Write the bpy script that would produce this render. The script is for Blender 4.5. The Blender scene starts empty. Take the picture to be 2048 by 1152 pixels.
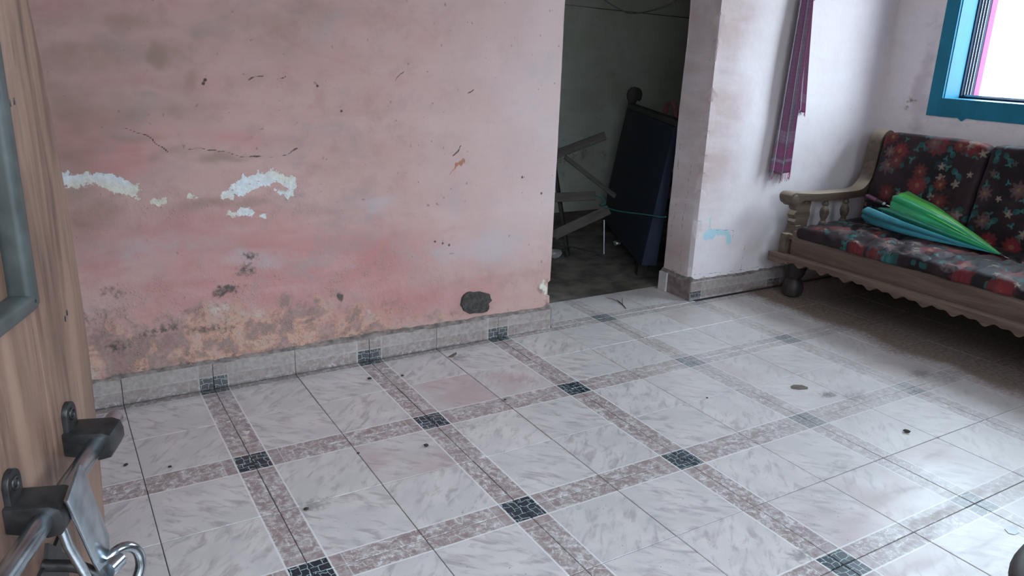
import bpy, bmesh, math, random
import numpy as np
from mathutils import Vector, Matrix

random.seed(7)
S = bpy.context.scene
C = S.collection
PI = math.pi

# ------------------------------------------------------------------ camera
CAM = Vector((-0.4423, -2.1948, 1.2445))
yaw, pitch, roll, FPX = 1.02048, 0.302924, 0.0379032, 1555.85
fw = Vector((math.cos(yaw) * math.cos(pitch), math.sin(yaw) * math.cos(pitch), -math.sin(pitch)))
rt = Vector((math.sin(yaw), -math.cos(yaw), 0))
up = rt.cross(fw)
r2 = rt * math.cos(roll) + up * math.sin(roll)
u2 = -rt * math.sin(roll) + up * math.cos(roll)
cd = bpy.data.cameras.new('camera')
cam = bpy.data.objects.new('camera', cd)
C.objects.link(cam)
M = Matrix((r2, u2, -fw)).transposed().to_4x4()
M.translation = CAM
cam.matrix_world = M
cd.sensor_width = 36
cd.lens = FPX / 2048 * 36
cd.clip_start = 0.02
S.camera = cam

# ------------------------------------------------------------------ world + portals + exposure
SKY = 13.6
w = bpy.data.worlds.new('world')
S.world = w
w.use_nodes = True
nt = w.node_tree
for n in list(nt.nodes):
    nt.nodes.remove(n)
o_ = nt.nodes.new('ShaderNodeOutputWorld')
b_ = nt.nodes.new('ShaderNodeBackground')
tc = nt.nodes.new('ShaderNodeTexCoord')
sx = nt.nodes.new('ShaderNodeSeparateXYZ')
rp = nt.nodes.new('ShaderNodeValToRGB')
nt.links.new(tc.outputs['Generated'], sx.inputs[0])
nt.links.new(sx.outputs[2], rp.inputs[0])
rp.color_ramp.elements[0].position = 0.0
rp.color_ramp.elements[0].color = (0.34, 0.36, 0.38, 1)     # ground outside
rp.color_ramp.elements[1].position = 0.06
rp.color_ramp.elements[1].color = (0.70, 0.86, 1.0, 1)      # overcast sky
nt.links.new(rp.outputs[0], b_.inputs[0])
b_.inputs[1].default_value = SKY
nt.links.new(b_.outputs[0], o_.inputs[0])


def portal(name, loc, rot, sx_, sy_):
    l = bpy.data.lights.new(name, 'AREA')
    l.shape = 'RECTANGLE'
    l.size, l.size_y = sx_, sy_
    l.cycles.is_portal = True
    o = bpy.data.objects.new(name, l)
    C.objects.link(o)
    o.location, o.rotation_euler = loc, rot
    return o


WX, WY0, WY1, WZ0, WZ1 = 3.72, 0.285, -1.05, 1.05, 2.2       # window opening in the right wall
portal('window_portal', (WX + .29, (WY0 + WY1) / 2, (WZ0 + WZ1) / 2), (0, PI / 2, 0), WZ1 - WZ0, WY0 - WY1)
portal('entrance_portal', (-.31, -2.53, 1.03), (PI / 2, 0, 0), .94, 2.06)
portal('fill_opening_portal', (1.275, -2.53, 1.525), (PI / 2, 0, 0), .95, 1.15)  # unseen opening added behind the camera for fill light
S.view_settings.view_transform = 'Standard'
S.view_settings.look = 'None'
S.view_settings.gamma = 1
S.view_settings.use_curve_mapping = False
S.view_settings.exposure = 0.28
S.cycles.max_bounces = 6
S.cycles.diffuse_bounces = 5
S.cycles.glossy_bounces = 3
S.cycles.adaptive_threshold = .02


# ------------------------------------------------------------------ helpers
def empty(name, loc=(0, 0, 0), rz=0):
    o = bpy.data.objects.new(name, None)
    C.objects.link(o)
    o.location = loc
    o.rotation_euler = (0, 0, rz)
    o.empty_display_size = .05
    return o


def tag(o, label=None, cat=None, group=None, kind=None):
    for k, v in (('label', label), ('category', cat), ('group', group), ('kind', kind)):
        if v:
            o[k] = v
    return o


def mesh_obj(name, me, mat, parent=None, smooth=None):
    o = bpy.data.objects.new(name, me)
    C.objects.link(o)
    if mat:
        me.materials.append(mat)
    if parent:
        o.parent = parent
    if smooth is not None:
        me.polygons.foreach_set('use_smooth', [True] * len(me.polygons))
        if smooth < 180:
            try:
                me.set_sharp_from_angle(angle=math.radians(smooth))
            except Exception:
                pass
    return o


def obj(name, bm, mat, parent=None, smooth=None, local=True):
    """bmesh with world coordinates -> object; under a parent the vertices are moved into its frame"""
    bmesh.ops.recalc_face_normals(bm, faces=bm.faces)
    if parent and local:
        inv = (Matrix.Translation(parent.location) @ parent.rotation_euler.to_matrix().to_4x4()).inverted()
        q = parent.parent
        mats = [inv]
        while q:
            mats.append((Matrix.Translation(q.location) @ q.rotation_euler.to_matrix().to_4x4()).inverted())
            q = q.parent
        for m in reversed(mats):
            bm.transform(m)
    me = bpy.data.meshes.new(name)
    bm.to_mesh(me)
    bm.free()
    return mesh_obj(name, me, mat, parent, smooth)


def box(x0, x1, y0, y1, z0, z1, bev=0.0, seg=2, bm=None):
    b = bmesh.new()
    bmesh.ops.create_cube(b, size=1)
    for v in b.verts:
        v.co = Vector((x0 + (v.co.x + .5) * (x1 - x0), y0 + (v.co.y + .5) * (y1 - y0), z0 + (v.co.z + .5) * (z1 - z0)))
    if bev:
        bmesh.ops.bevel(b, geom=list(b.edges), offset=bev, segments=seg, affect='EDGES', profile=.6)
    if bm is None:
        return b
    join(bm, b)
    return bm


def join(bm, b):
    me = bpy.data.meshes.new('tmp')
    b.to_mesh(me)
    b.free()
    bm.from_mesh(me)
    bpy.data.meshes.remove(me)
    return bm


def xf(b, m):
    b.transform(m)
    return b


def tube(pts, rad, seg=10, bm=None, closed=False, flat=1.0):
    """tube through points, radius number or list; flat squashes the second axis"""
    pts = [Vector(p) for p in pts]
    n = len(pts)
    rads = rad if isinstance(rad, (list, tuple)) else [rad] * n
    b = bm or bmesh.new()
    rings = []
    prev = None
    for i, p in enumerate(pts):
        a = pts[(i - 1) % n] if (i or closed) else p
        c = pts[(i + 1) % n] if (i < n - 1 or closed) else p
        t = (c - a).normalized()
        if prev is None:
            ref = Vector((0, 0, 1)) if abs(t.z) < .9 else Vector((1, 0, 0))
            s = t.cross(ref).normalized()
        else:
            s = (prev - t * prev.dot(t)).normalized()
        prev = s
        q = t.cross(s)
        rings.append([b.verts.new(p + (s * math.cos(2 * PI * k / seg) + q * math.sin(2 * PI * k / seg) * flat) * rads[i]) for k in range(seg)])
    m = n if closed else n - 1
    for i in range(m):
        A, B = rings[i], rings[(i + 1) % n]
        for k in range(seg):
            b.faces.new((A[k], A[(k + 1) % seg], B[(k + 1) % seg], B[k]))
    if not closed:
        b.faces.new(rings[0][::-1])
        b.faces.new(rings[-1])
    return b


def lathe(prof, cx, cy, seg=20, bm=None):
    b = bm or bmesh.new()
    rings = []
    for r, z in prof:
        rings.append([b.verts.new((cx + r * math.cos(2 * PI * k / seg), cy + r * math.sin(2 * PI * k / seg), z)) for k in range(seg)])
    for A, B in zip(rings, rings[1:]):
        for k in range(seg):
            b.faces.new((A[k], A[(k + 1) % seg], B[(k + 1) % seg], B[k]))
    b.faces.new(rings[0][::-1])
    b.faces.new(rings[-1])
    return b


def prism(poly, axis, a0, a1, bev=0.0, bm=None):
    """2D polygon extruded along axis: 'y' poly=(x,z); 'x' poly=(y,z); 'z' poly=(x,y)"""
    b = bmesh.new()

    def P(p, a):
        return {'y': (p[0], a, p[1]), 'x': (a, p[0], p[1]), 'z': (p[0], p[1], a)}[axis]
    A = [b.verts.new(P(p, a0)) for p in poly]
    B = [b.verts.new(P(p, a1)) for p in poly]
    n = len(poly)
    fa = b.faces.new(A)
    fb = b.faces.new(B[::-1])
    for i in range(n):
        b.faces.new((A[i], B[i], B[(i + 1) % n], A[(i + 1) % n]))
    bmesh.ops.recalc_face_normals(b, faces=b.faces)
    if bev:
        es = [e for e in b.edges if e in set(fa.edges) | set(fb.edges)]
        bmesh.ops.bevel(b, geom=es, offset=bev, segments=2, affect='EDGES', profile=.6)
    if bm is None:
        return b
    return join(bm, b)


def catmull(pts, n=8):
    P = [Vector(p) for p in pts]
    P = [P[0] * 2 - P[1]] + P + [P[-1] * 2 - P[-2]]
    out = []
    for i in range(1, len(P) - 2):
        for k in range(n):
            t = k / n
            a, b, c, d = P[i - 1], P[i], P[i + 1], P[i + 2]
            out.append(.5 * ((2 * b) + (c - a) * t + (2 * a - 5 * b + 4 * c - d) * t * t + (3 * b - a - 3 * c + d) * t ** 3))
    out.append(P[-2])
    return out


# numpy value noise
_T = np.random.RandomState(3).rand(256, 256)


def vn(x, y):
    xi, yi = np.floor(x).astype(int), np.floor(y).astype(int)
    fx, fy = x - xi, y - yi
    fx, fy = fx * fx * (3 - 2 * fx), fy * fy * (3 - 2 * fy)
    g = lambda i, j: _T[i % 256, j % 256]
    return (g(xi, yi) * (1 - fx) + g(xi + 1, yi) * fx) * (1 - fy) + (g(xi, yi + 1) * (1 - fx) + g(xi + 1, yi + 1) * fx) * fy


def fbm(x, y, s, o=4, seed=0):
    x, y = np.asarray(x) * s + seed * 17.3, np.asarray(y) * s + seed * 9.1
    v, a, t = 0, .5, 0
    for _ in range(o):
        v = v + a * vn(x, y)
        t += a
        a *= .5
        x, y = x * 2.03 + 5.1, y * 2.03 + 3.7
    return v / t


# ------------------------------------------------------------------ node material DSL
class NM:
    def __init__(s, name):
        s.m = bpy.data.materials.new(name)
        s.m.use_nodes = True
        s.t = s.m.node_tree
        for n in list(s.t.nodes):
            s.t.nodes.remove(n)
        s.out = s.t.nodes.new('ShaderNodeOutputMaterial')
        s.b = s.t.nodes.new('ShaderNodeBsdfPrincipled')
        s.t.links.new(s.b.outputs[0], s.out.inputs[0])

    def node(s, typ, ins=None, **kw):
        n = s.t.nodes.new(typ)
        for k, v in kw.items():
            setattr(n, k, v)
        for k, v in (ins or {}).items():
            s.put(n.inputs[k], v)
        return n

    def put(s, sock, v):
        if isinstance(v, bpy.types.NodeSocket):
            s.t.links.new(v, sock)
        elif isinstance(v, (tuple, list)):
            if len(v) == 3 and sock.type == 'RGBA':
                v = (*v, 1)
            sock.default_value = v
        else:
            sock.default_value = v

    def coord(s, kind='Object'):
        return s.node('ShaderNodeTexCoord').outputs[kind]

    def mapping(s, v, scale=(1, 1, 1), rot=(0, 0, 0), loc=(0, 0, 0)):
        return s.node('ShaderNodeMapping', {'Vector': v, 'Scale': scale, 'Rotation': rot, 'Location': loc}).outputs[0]

    def noise(s, v, scale, detail=4, rough=.55, dist=0.0, col=False):
        n = s.node('ShaderNodeTexNoise', {'Vector': v, 'Scale': scale, 'Detail': detail, 'Roughness': rough, 'Distortion': dist})
        return n.outputs[1 if col else 0]

    def vor(s, v, scale, feature='F1', rnd=1.0, out=0, dims='3D'):
        n = s.node('ShaderNodeTexVoronoi', feature=feature, voronoi_dimensions=dims)
        s.put(n.inputs['Vector'], v)
        n.inputs['Scale'].default_value = scale
        n.inputs['Randomness'].default_value = rnd
        return n.outputs[out]

    def math(s, op, a, b=0.0, c=None, clamp=False):
        n = s.node('ShaderNodeMath', operation=op, use_clamp=clamp)
        s.put(n.inputs[0], a)
        s.put(n.inputs[1], b)
        if c is not None:
            s.put(n.inputs[2], c)
        return n.outputs[0]

    def add(s, a, b): return s.math('ADD', a, b)
    def mul(s, a, b): return s.math('MULTIPLY', a, b)
    def sub(s, a, b): return s.math('SUBTRACT', a, b)

    def step(s, v, a, b, o0=0.0, o1=1.0):
        return s.node('ShaderNodeMapRange', {'Value': v, 'From Min': a, 'From Max': b, 'To Min': o0, 'To Max': o1}, interpolation_type='SMOOTHSTEP').outputs[0]

    def mix(s, f, a, b, mode='MIX'):
        n = s.node('ShaderNodeMix', data_type='RGBA', blend_type=mode)
        s.put(n.inputs[0], f)
        s.put(n.inputs[6], a)
        s.put(n.inputs[7], b)
        return n.outputs[2]

    def ramp(s, v, stops):
        n = s.node('ShaderNodeValToRGB', {'Fac': v})
        e = n.color_ramp.elements
        while len(e) < len(stops):
            e.new(.5)
        for el, (p, c) in zip(e, stops):
            el.position = p
            el.color = (*c, 1)
        return n.outputs[0]

    def attr(s, name):
        return s.node('ShaderNodeAttribute', attribute_name=name).outputs['Fac']

    def sep(s, v):
        return s.node('ShaderNodeSeparateXYZ', {0: v}).outputs

    def comb(s, x, y, z=0.0):
        return s.node('ShaderNodeCombineXYZ', {0: x, 1: y, 2: z}).outputs[0]

    def bump(s, h, strength=.3, dist=.01, prev=None):
        d = {'Height': h, 'Strength': strength, 'Distance': dist}
        if prev:
            d['Normal'] = prev
        return s.node('ShaderNodeBump', d).outputs[0]

    def done(s, color, rough=.6, normal=None, metal=0.0, spec=None, **kw):
        s.put(s.b.inputs['Base Color'], color)
        s.put(s.b.inputs['Roughness'], rough)
        s.put(s.b.inputs['Metallic'], metal)
        if spec is not None:
            s.put(s.b.inputs['Specular IOR Level'], spec)
        if normal:
            s.put(s.b.inputs['Normal'], normal)
        for k, v in kw.items():
            s.put(s.b.inputs[k], v)
        return s.m


def simple(name, c, rough=.5, var=.25, scale=20, metal=0.0, bump=.15, bd=.003, spec=None):
    n = NM(name)
    v = n.coord()
    f = n.noise(v, scale, 5)
    col = n.mix(n.step(f, .3, .7), tuple(x * (1 - var) for x in c), tuple(min(1, x * (1 + var)) for x in c))
    return n.done(col, n.add(rough - .08, n.mul(f, .16)), n.bump(f, bump, bd), metal, spec)


# ------------------------------------------------------------------ materials
def tile_mat():
    n = NM('ceramic_tile')
    oc = n.coord()
    info = n.node('ShaderNodeObjectInfo')
    rnd = info.outputs['Random']
    x, y, z = n.sep(oc)
    ax, ay = n.math('ABSOLUTE', x), n.math('ABSOLUTE', y)
    off = n.comb(n.mul(rnd, 71.3), n.mul(rnd, 37.7), 0.0)
    p = n.node('ShaderNodeVectorMath', {0: oc, 1: off}, operation='ADD').outputs[0]
    # marble field: soft grey streaks
    st = n.mapping(p, (1, 1, 1), (0, 0, .75))
    st = n.mapping(st, (13, 36, 6))
    n1 = n.noise(st, 1.0, 3, .6, .6)
    n2 = n.noise(p, 9, 2, .5)
    base = n.mix(n.step(n2, .3, .7), (.53, .49, .475), (.61, .56, .54))
    streak = n.mul(n.step(n1, .45, .70), n.step(n2, .30, .56))
    field = n.mix(n.mul(streak, .72), base, n.mix(n.step(n2, .45, .6), (.25, .235, .245), (.33, .27, .275)))
    pink = n.mul(n.step(rnd, .82, .9), n.mul(.55, n.step(n.noise(p, 5, 3), .35, .65)))
    field = n.mix(pink, field, (.42, .27, .26))
    # band: mauve marble with pale veins and small end blocks
    vd = n.noise(p, 26, 2, .6, 0, True)
    pv = n.node('ShaderNodeVectorMath', {0: p, 1: n.node('ShaderNodeVectorMath', {0: vd, 1: (.03, .03, 0)}, operation='MULTIPLY').outputs[0]}, operation='ADD').outputs[0]
    e = n.vor(pv, 30, 'DISTANCE_TO_EDGE')
    e2 = n.vor(pv, 75, 'DISTANCE_TO_EDGE')
    bn = n.noise(p, 45, 3, .7)
    bt = n.noise(p, 12, 1)
    band = n.mix(n.step(bn, .35, .68), (.27, .205, .20), (.50, .455, .44))
    band = n.mix(n.mul(n.step(bt, .4, .65), .55), band, (.24, .165, .155))
    vein = n.math('MAXIMUM', n.step(e, .06, .0), n.mul(n.step(e2, .1, .0), .5))
    band = n.mix(n.mul(vein, n.step(bn, .42, .58, .15, .9)), band, (.70, .67, .66))
    mx, mn = n.math('MAXIMUM', ax, ay), n.math('MINIMUM', ax, ay)
    blk = n.mul(n.step(mx, .086, .083), n.step(mx, .05, .053))
    band = n.mix(n.mul(blk, .8), band, n.mix(n.step(bn, .3, .7), (.27, .19, .18), (.40, .345, .34)))
    band = n.mix(n.mul(n.step(n.math('ABSOLUTE', n.sub(mx, .0855)), .0022, .0008), .7), band, (.58, .55, .55))
    # corner mosaic
    cv = n.node('ShaderNodeVectorMath', {0: p, 1: n.node('ShaderNodeVectorMath', {0: vd, 1: (.026, .026, 0)}, operation='MULTIPLY').outputs[0]}, operation='ADD').outputs[0]
    br = n.node('ShaderNodeTexBrick', {'Vector': cv, 'Color1': (.006, .014, .022), 'Color2': (.014, .028, .038), 'Mortar': (.42, .5, .52), 'Scale': 1.0, 'Mortar Size': .0009, 'Brick Width': .031, 'Row Height': .021})
    br.offset = .4
    chips = n.step(n.noise(p, 90, 3, .7), .6, .68)
    dark = n.mix(n.mul(n.mul(chips, n.step(n.math('MAXIMUM', ax, ay), .028, .042)), .7), br.outputs[0], (.40, .47, .48))
    H = .0495
    inx, iny = n.step(ax, H + .0004, H - .0004), n.step(ay, H + .0004, H - .0004)
    anyb = n.math('MAXIMUM', inx, iny)
    both = n.mul(inx, iny)
    col = n.mix(anyb, field, band)
    col = n.mix(both, col, dark)
    line = n.math('MAXIMUM', n.step(n.math('ABSOLUTE', n.sub(ax, H + .0018)), .0034, .0016), n.step(n.math('ABSOLUTE', n.sub(ay, H + .0018)), .0034, .0016))
    col = n.mix(n.mul(line, .9), col, (.70, .68, .66))
    # wear and dust with painted window brightness and settee shadow (world space)
    g = n.node('ShaderNodeNewGeometry').outputs['Position']
    gx, gy, gz = n.sep(g)
    d1 = n.noise(g, 2.2, 3, .6)
    d2 = n.noise(n.mapping(g, (2, 9, 1), (0, 0, -.5)), 1.5, 3, .65)
    d3 = n.noise(g, 60, 2, .6)
    worn_lit = n.mul(n.step(gx, 1.15, 2.1), n.step(d1, .25, .75, .35, 1.0))
    worn_lit = n.mul(worn_lit, n.step(gz, .02, .005))
    col = n.mix(n.mul(worn_lit, .6), col, (.71, .67, .64))  # wear, whitened further to paint in the floor's brightness towards the window
    scuff = n.mul(n.step(d2, .56, .72), n.step(gx, .9, 1.7))
    col = n.mix(n.mul(scuff, .45), col, (.60, .56, .50))
    dirt = n.mul(n.step(d1, .62, .8), n.step(d3, .42, .6))
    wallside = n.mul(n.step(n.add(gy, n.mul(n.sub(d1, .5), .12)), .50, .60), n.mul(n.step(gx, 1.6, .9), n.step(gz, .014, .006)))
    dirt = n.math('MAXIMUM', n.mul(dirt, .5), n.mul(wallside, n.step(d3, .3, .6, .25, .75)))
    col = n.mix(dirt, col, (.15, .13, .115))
    sofa = n.mul(n.step(n.add(n.add(gx, n.mul(n.sub(d1, .5), .35)), n.mul(n.sub(d3, .5), .16)), 2.69, 2.82), n.step(gz, .05, .01))  # brown dust with the settee's floor shadow painted into it
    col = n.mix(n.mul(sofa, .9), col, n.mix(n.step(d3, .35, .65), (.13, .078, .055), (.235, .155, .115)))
    col = n.mix(n.mul(n.mul(n.step(gz, .006, .02), n.sub(1.0, n.mul(both, .7))), n.step(d1, .2, .7, .55, .85)), col, n.mix(n.step(d3, .3, .7), (.24, .195, .175), (.36, .31, .28)))
    for mx_, my_, mr_, ma_ in ((2.585, -.53, .075, .55), (2.05, -.49, .05, .75), (2.13, -.55, .08, .4), (1.13, -1.12, .05, .6), (.95, .465, .06, .5), (.92, .03, .03, .3), (.09, -.31, .06, .55), (1.62, -.87, .06, .3)):
        dd = n.math('SQRT', n.add(n.math('POWER', n.sub(gx, mx_), 2.0), n.mul(n.math('POWER', n.sub(gy, my_), 2.0), 2.5)))
        sm = n.step(n.add(dd, n.mul(n.sub(d3, .5), mr_ * 2.2)), mr_, mr_ * .15)
        col = n.mix(n.mul(n.mul(sm, n.step(gz, .02, .01)), ma_), col, (.13, .125, .12))
    specks = n.mul(n.step(n.noise(g, 130, 2, .5), .71, .75), .8)
    col = n.mix(specks, col, (.07, .06, .055))
    col = n.mix(n.step(rnd, 0, 1, 0, .10), col, (.3, .28, .28))
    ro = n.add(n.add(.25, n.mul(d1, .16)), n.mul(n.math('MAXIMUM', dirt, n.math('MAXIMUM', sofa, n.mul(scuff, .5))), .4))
    ro = n.add(ro, n.mul(n.step(d2, .4, .7), .08))
    nb = n.bump(n2, .06, .002)
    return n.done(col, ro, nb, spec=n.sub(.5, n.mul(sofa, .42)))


def wall_mat(name, base, deep, pale, mottle=.35):
    n = NM(name)
    g = n.node('ShaderNodeNewGeometry').outputs['Position']
    a = n.attr
    f1 = n.noise(g, 3.0, 4, .6)
    f2 = n.noise(g, 14, 4, .65)
    f3 = n.noise(g, 70, 3, .6)
    brush = n.noise(n.mapping(g, (1.2, 1.2, 5)), 2.2, 5, .6, .4)
    col = n.mix(n.step(n.add(a('tone'), n.mul(n.sub(f1, .5), .9)), .15, .95), base, deep)
    col = n.mix(n.mul(n.step(brush, .42, .72), .35), col, pale)
    col = n.mix(n.mul(n.step(f2, .46, .72), mottle), col, tuple(c * .68 for c in base))
    cl = n.noise(n.mapping(g, (1, 1, 1.7)), 4.2, 5, .62, .8)
    col = n.mix(n.mul(n.mul(n.step(cl, .50, .70), .55), a('cloud')), col, (.37, .30, .295))
    col = n.mix(n.mul(n.mul(n.step(cl, .46, .30), .5), a('cloud')), col, (.50, .25, .24))
    col = n.mix(n.mul(a('pale_right'), .8), col, n.mix(brush, (.64, .52, .50), (.68, .555, .535)))
    col = n.mix(n.step(n.add(n.add(a('lilac'), n.mul(n.sub(f2, .5), 1.0)), n.mul(n.sub(cl, .5), .9)), .2, 1.0, 0, .7), col, (.52, .455, .47))
    col = n.mix(n.step(n.add(a('stain'), n.mul(n.sub(f1, .5), .7)), .15, 1.0, 0, .85), col, (.30, .21, .165))
    # damp zone: mottled brown, olive, orange and beige plaster
    mz = n.noise(g, 7.5, 5, .68, .3)
    oc = n.add(n.add(a('ochre'), n.mul(n.sub(f2, .5), .9)), n.mul(n.sub(f3, .5), .5))
    ocm = n.step(oc, .16, .66)
    occ = n.ramp(mz, [(.30, (.22, .15, .145)), (.42, (.34, .205, .19)), (.465, (.25, .20, .165)), (.505, (.44, .24, .19)), (.55, (.56, .345, .25)), (.60, (.46, .32, .265)), (.67, (.58, .49, .41))])
    occ = n.mix(n.mul(n.step(f3, .52, .64), .45), occ, (.20, .155, .135))
    col = n.mix(n.mul(ocm, .88), col, occ)
    f4 = n.noise(g, 42, 3, .7)
    pm = n.step(n.add(n.add(a('peel'), n.mul(n.sub(f2, .5), .9)), n.mul(n.sub(f4, .5), 1.1)), .48, .56)
    pcol = n.mix(n.step(f1, .42, .56), n.mix(n.step(f3, .35, .65), (.60, .55, .45), (.70, .68, .58)), n.mix(n.step(f3, .35, .65), (.62, .65, .66), (.72, .76, .78)))
    col = n.mix(pm, col, pcol)
    cy = n.step(n.add(n.add(a('cyan'), n.mul(n.sub(f2, .5), .5)), n.mul(n.sub(f4, .5), .4)), .40, .62)
    col = n.mix(n.mul(cy, .9), col, (.42, .66, .72))
    rust = n.step(n.add(a('rust'), n.mul(n.sub(n.noise(n.mapping(g, (90, 90, 30), (0, .7, 0)), 1, 4), .5), 1.2)), .5, .7)
    col = n.mix(n.mul(rust, .8), col, (.36, .14, .06))
    gr = n.add(n.add(a('grime'), n.mul(n.sub(f2, .5), 1.1)), n.mul(n.sub(f3, .5), .8))
    col = n.mix(n.mul(n.step(gr, .35, .8), n.step(f3, .25, .6, .45, .95)), col, (.10, .085, .075))
    ck = n.step(n.add(a('crack'), n.mul(n.sub(f2, .5), .003)), .0034, .0008)
    col = n.mix(n.mul(ck, .9), col, (.05, .035, .03))
    pits = n.mul(n.step(n.noise(g, 46, 2, .5), .72, .76), mottle * 2)
    col = n.mix(pits, col, tuple(c * .55 for c in base))
    rough = a('rough')
    h = n.add(n.mul(f3, n.add(n.mul(rough, 1.0), .15)), n.mul(f2, n.add(n.mul(rough, 1.0), .2)))
    h = n.sub(h, n.mul(n.math('MAXIMUM', pm, n.mul(ocm, .6)), .45))
    h = n.add(h, n.mul(n.mul(n.step(n.vor(g, 95, 'F1'), .42, .12), n.step(f2, .48, .6)), n.mul(rough, 1.2)))
    h = n.sub(h, n.mul(ck, 1.5))
    return n.done(col, .82, n.bump(h, .45, .005), spec=.25)


def wood_mat(name, a, b, scale=1.0, axis='x', rough=.5, grain=1.0, dusty=None):
    n = NM(name)
    v = n.coord()
    sc = {'x': (2, 26, 26), 'y': (26, 2, 26), 'z': (26, 26, 2)}[axis]
    m = n.mapping(v, tuple(q * scale for q in sc))
    f = n.noise(m, 1.0, 6, .6, .8)
    f2 = n.noise(n.mapping(m, (3, 3, 3)), 2.0, 4, .6)
    col = n.mix(n.step(f, .32, .68), a, b)
    col = n.mix(n.mul(n.step(f2, .52, .7), .5 * grain), col, tuple(c * .45 for c in a))
    if dusty:
        nz = n.sep(n.node('ShaderNodeNewGeometry').outputs['Normal'])[2]
        f4 = n.noise(v, 18, 4)
        col = n.mix(n.mul(n.step(n.add(nz, n.mul(n.sub(f4, .5), .5)), .2, .9), .8), col, dusty)
    return n.done(col, n.add(rough - .1, n.mul(f, .2)), n.bump(f, .25 * grain, .002), spec=.4)


def floral_mat(name, uax):
    """dark upholstery print with red blooms, cream sprigs and teal leaves; uax picks two local axes"""
    n = NM(name)
    o = n.sep(n.coord())
    p0 = n.comb(o[uax[0]], o[uax[1]], 0.0)
    warp = n.noise(p0, 22, 2, .5, 0, True)
    p = n.node('ShaderNodeVectorMath', {0: p0, 1: n.node('ShaderNodeVectorMath', {0: warp, 1: (.018, .018, 0)}, operation='MULTIPLY').outputs[0]}, operation='ADD').outputs[0]
    fz = n.noise(p0, 60, 4, .65)
    col = n.mix(n.step(n.noise(p0, 5, 3), .4, .65), (.010, .006, .008), (.026, .011, .013))

    def layer(scale, seed, petals, r0, amp, keep, c1, c2, heart=None, rnd=.75):
        nonlocal col
        q = n.mapping(p, loc=(seed, seed * .6, 0))
        vo = n.node('ShaderNodeTexVoronoi', {'Vector': q, 'Scale': scale, 'Randomness': rnd}, feature='F1', voronoi_dimensions='2D')
        cen, cc = vo.outputs['Position'], vo.outputs['Color']
        d = n.node('ShaderNodeVectorMath', {0: q, 1: cen}, operation='SUBTRACT').outputs[0]
        dx, dy, _ = n.sep(d)
        cr, cg, cb = n.sep(cc)
        ang = n.add(n.math('ARCTAN2', dy, dx), n.mul(cr, 6.28))
        r = n.math('SQRT', n.add(n.mul(dx, dx), n.mul(dy, dy)))
        wob = n.mul(n.math('COSINE', n.mul(ang, float(petals))), amp)
        R = n.mul(n.add(n.add(1.0, wob), n.mul(n.sub(fz, .5), .7)), n.mul(n.add(.75, n.mul(cg, .5)), r0))
        m = n.mul(n.step(n.sub(R, r), 0, r0 * .18), n.step(cb, keep, keep + .02))
        shade = n.step(n.math('DIVIDE', r, r0), 0, 1.1)
        c = n.mix(shade, c1, c2)
        c = n.mix(n.mul(n.step(fz, .5, .62), .6), c, tuple(k * .4 for k in c1))
        if heart:
            c = n.mix(n.step(r, r0 * .24, r0 * .16), c, heart)
        col = n.mix(n.mul(m, .92), col, c)
    layer(9.5, 4.1, 2, .024, .75, .55, (.03, .13, .115), (.015, .06, .06))
    layer(15, 8.7, 3, .013, .6, .62, (.045, .15, .135), (.025, .08, .075))
    layer(5.6, 1.7, 11, .058, .13, .42, (.19, .022, .026), (.085, .015, .016), (.20, .075, .035))
    layer(7.0, 12.3, 8, .038, .26, .66, (.13, .075, .07), (.075, .04, .04), (.20, .11, .05))
    layer(12, 6.3, 5, .017, .35, .70, (.26, .20, .16), (.17, .12, .10))
    layer(5.6, 15.9, 9, .040, .2, .70, (.15, .03, .022), (.06, .014, .014), (.18, .10, .06))
    dust = n.step(n.noise(p0, 9, 5, .7), .45, .8)
    col = n.mix(n.mul(dust, .05), col, (.30, .27, .26))
    we = n.node('ShaderNodeTexWave', {'Vector': p0, 'Scale': 90.0, 'Distortion': 1.0})
    return n.done(col, .62, n.bump(n.add(fz, n.mul(we.outputs[1], .15)), .2, .002), spec=.2, **{'Sheen Weight': .03})


def gamcha_mat():
    n = NM('checked_towel_cloth')
    at = n.node('ShaderNodeAttribute', attribute_name='cloth_uv').outputs['Vector']
    u, v, _ = n.sep(at)
    f = n.noise(at, 30, 4)
    col = n.mix(n.step(f, .3, .7), (.13, .095, .125), (.18, .135, .165))
    # lengthwise stripes
    for c, wd, co in ((.08, .07, (.21, .19, .205)), (.25, .05, (.14, .11, .135)), (.36, .05, (.20, .07, .14)), (.52, .07, (.12, .075, .12)), (.66, .05, (.19, .16, .185)),
                      (.80, .07, (.26, .06, .155)), (.905, .014, (.42, .40, .43)), (.96, .03, (.13, .09, .13))):
        m = n.step(n.math('ABSOLUTE', n.sub(u, c)), wd, wd * .75)
        col = n.mix(n.mul(m, .75), col, co)
    # cross bands near the hem
    for c, wd, co in ((.80, .035, (.33, .30, .33)), (.88, .028, (.38, .05, .19)), (.93, .01, (.5, .45, .48)), (.97, .02, (.40, .04, .19))):
        m = n.step(n.math('ABSOLUTE', n.sub(v, c)), wd, wd * .8)
        col = n.mix(n.mul(m, .28), col, co)
    chk = n.step(n.math('SINE', n.mul(u, 150.0)), .2, .6)
    chk2 = n.step(n.math('SINE', n.mul(v, 330.0)), .2, .6)
    col = n.mix(n.mul(n.math('MAXIMUM', chk, chk2), .25), col, (.10, .05, .09))
    m = n.done(col, .85, n.bump(f, .2, .002), spec=.15, **{'Sheen Weight': .3})
    return m


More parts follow.
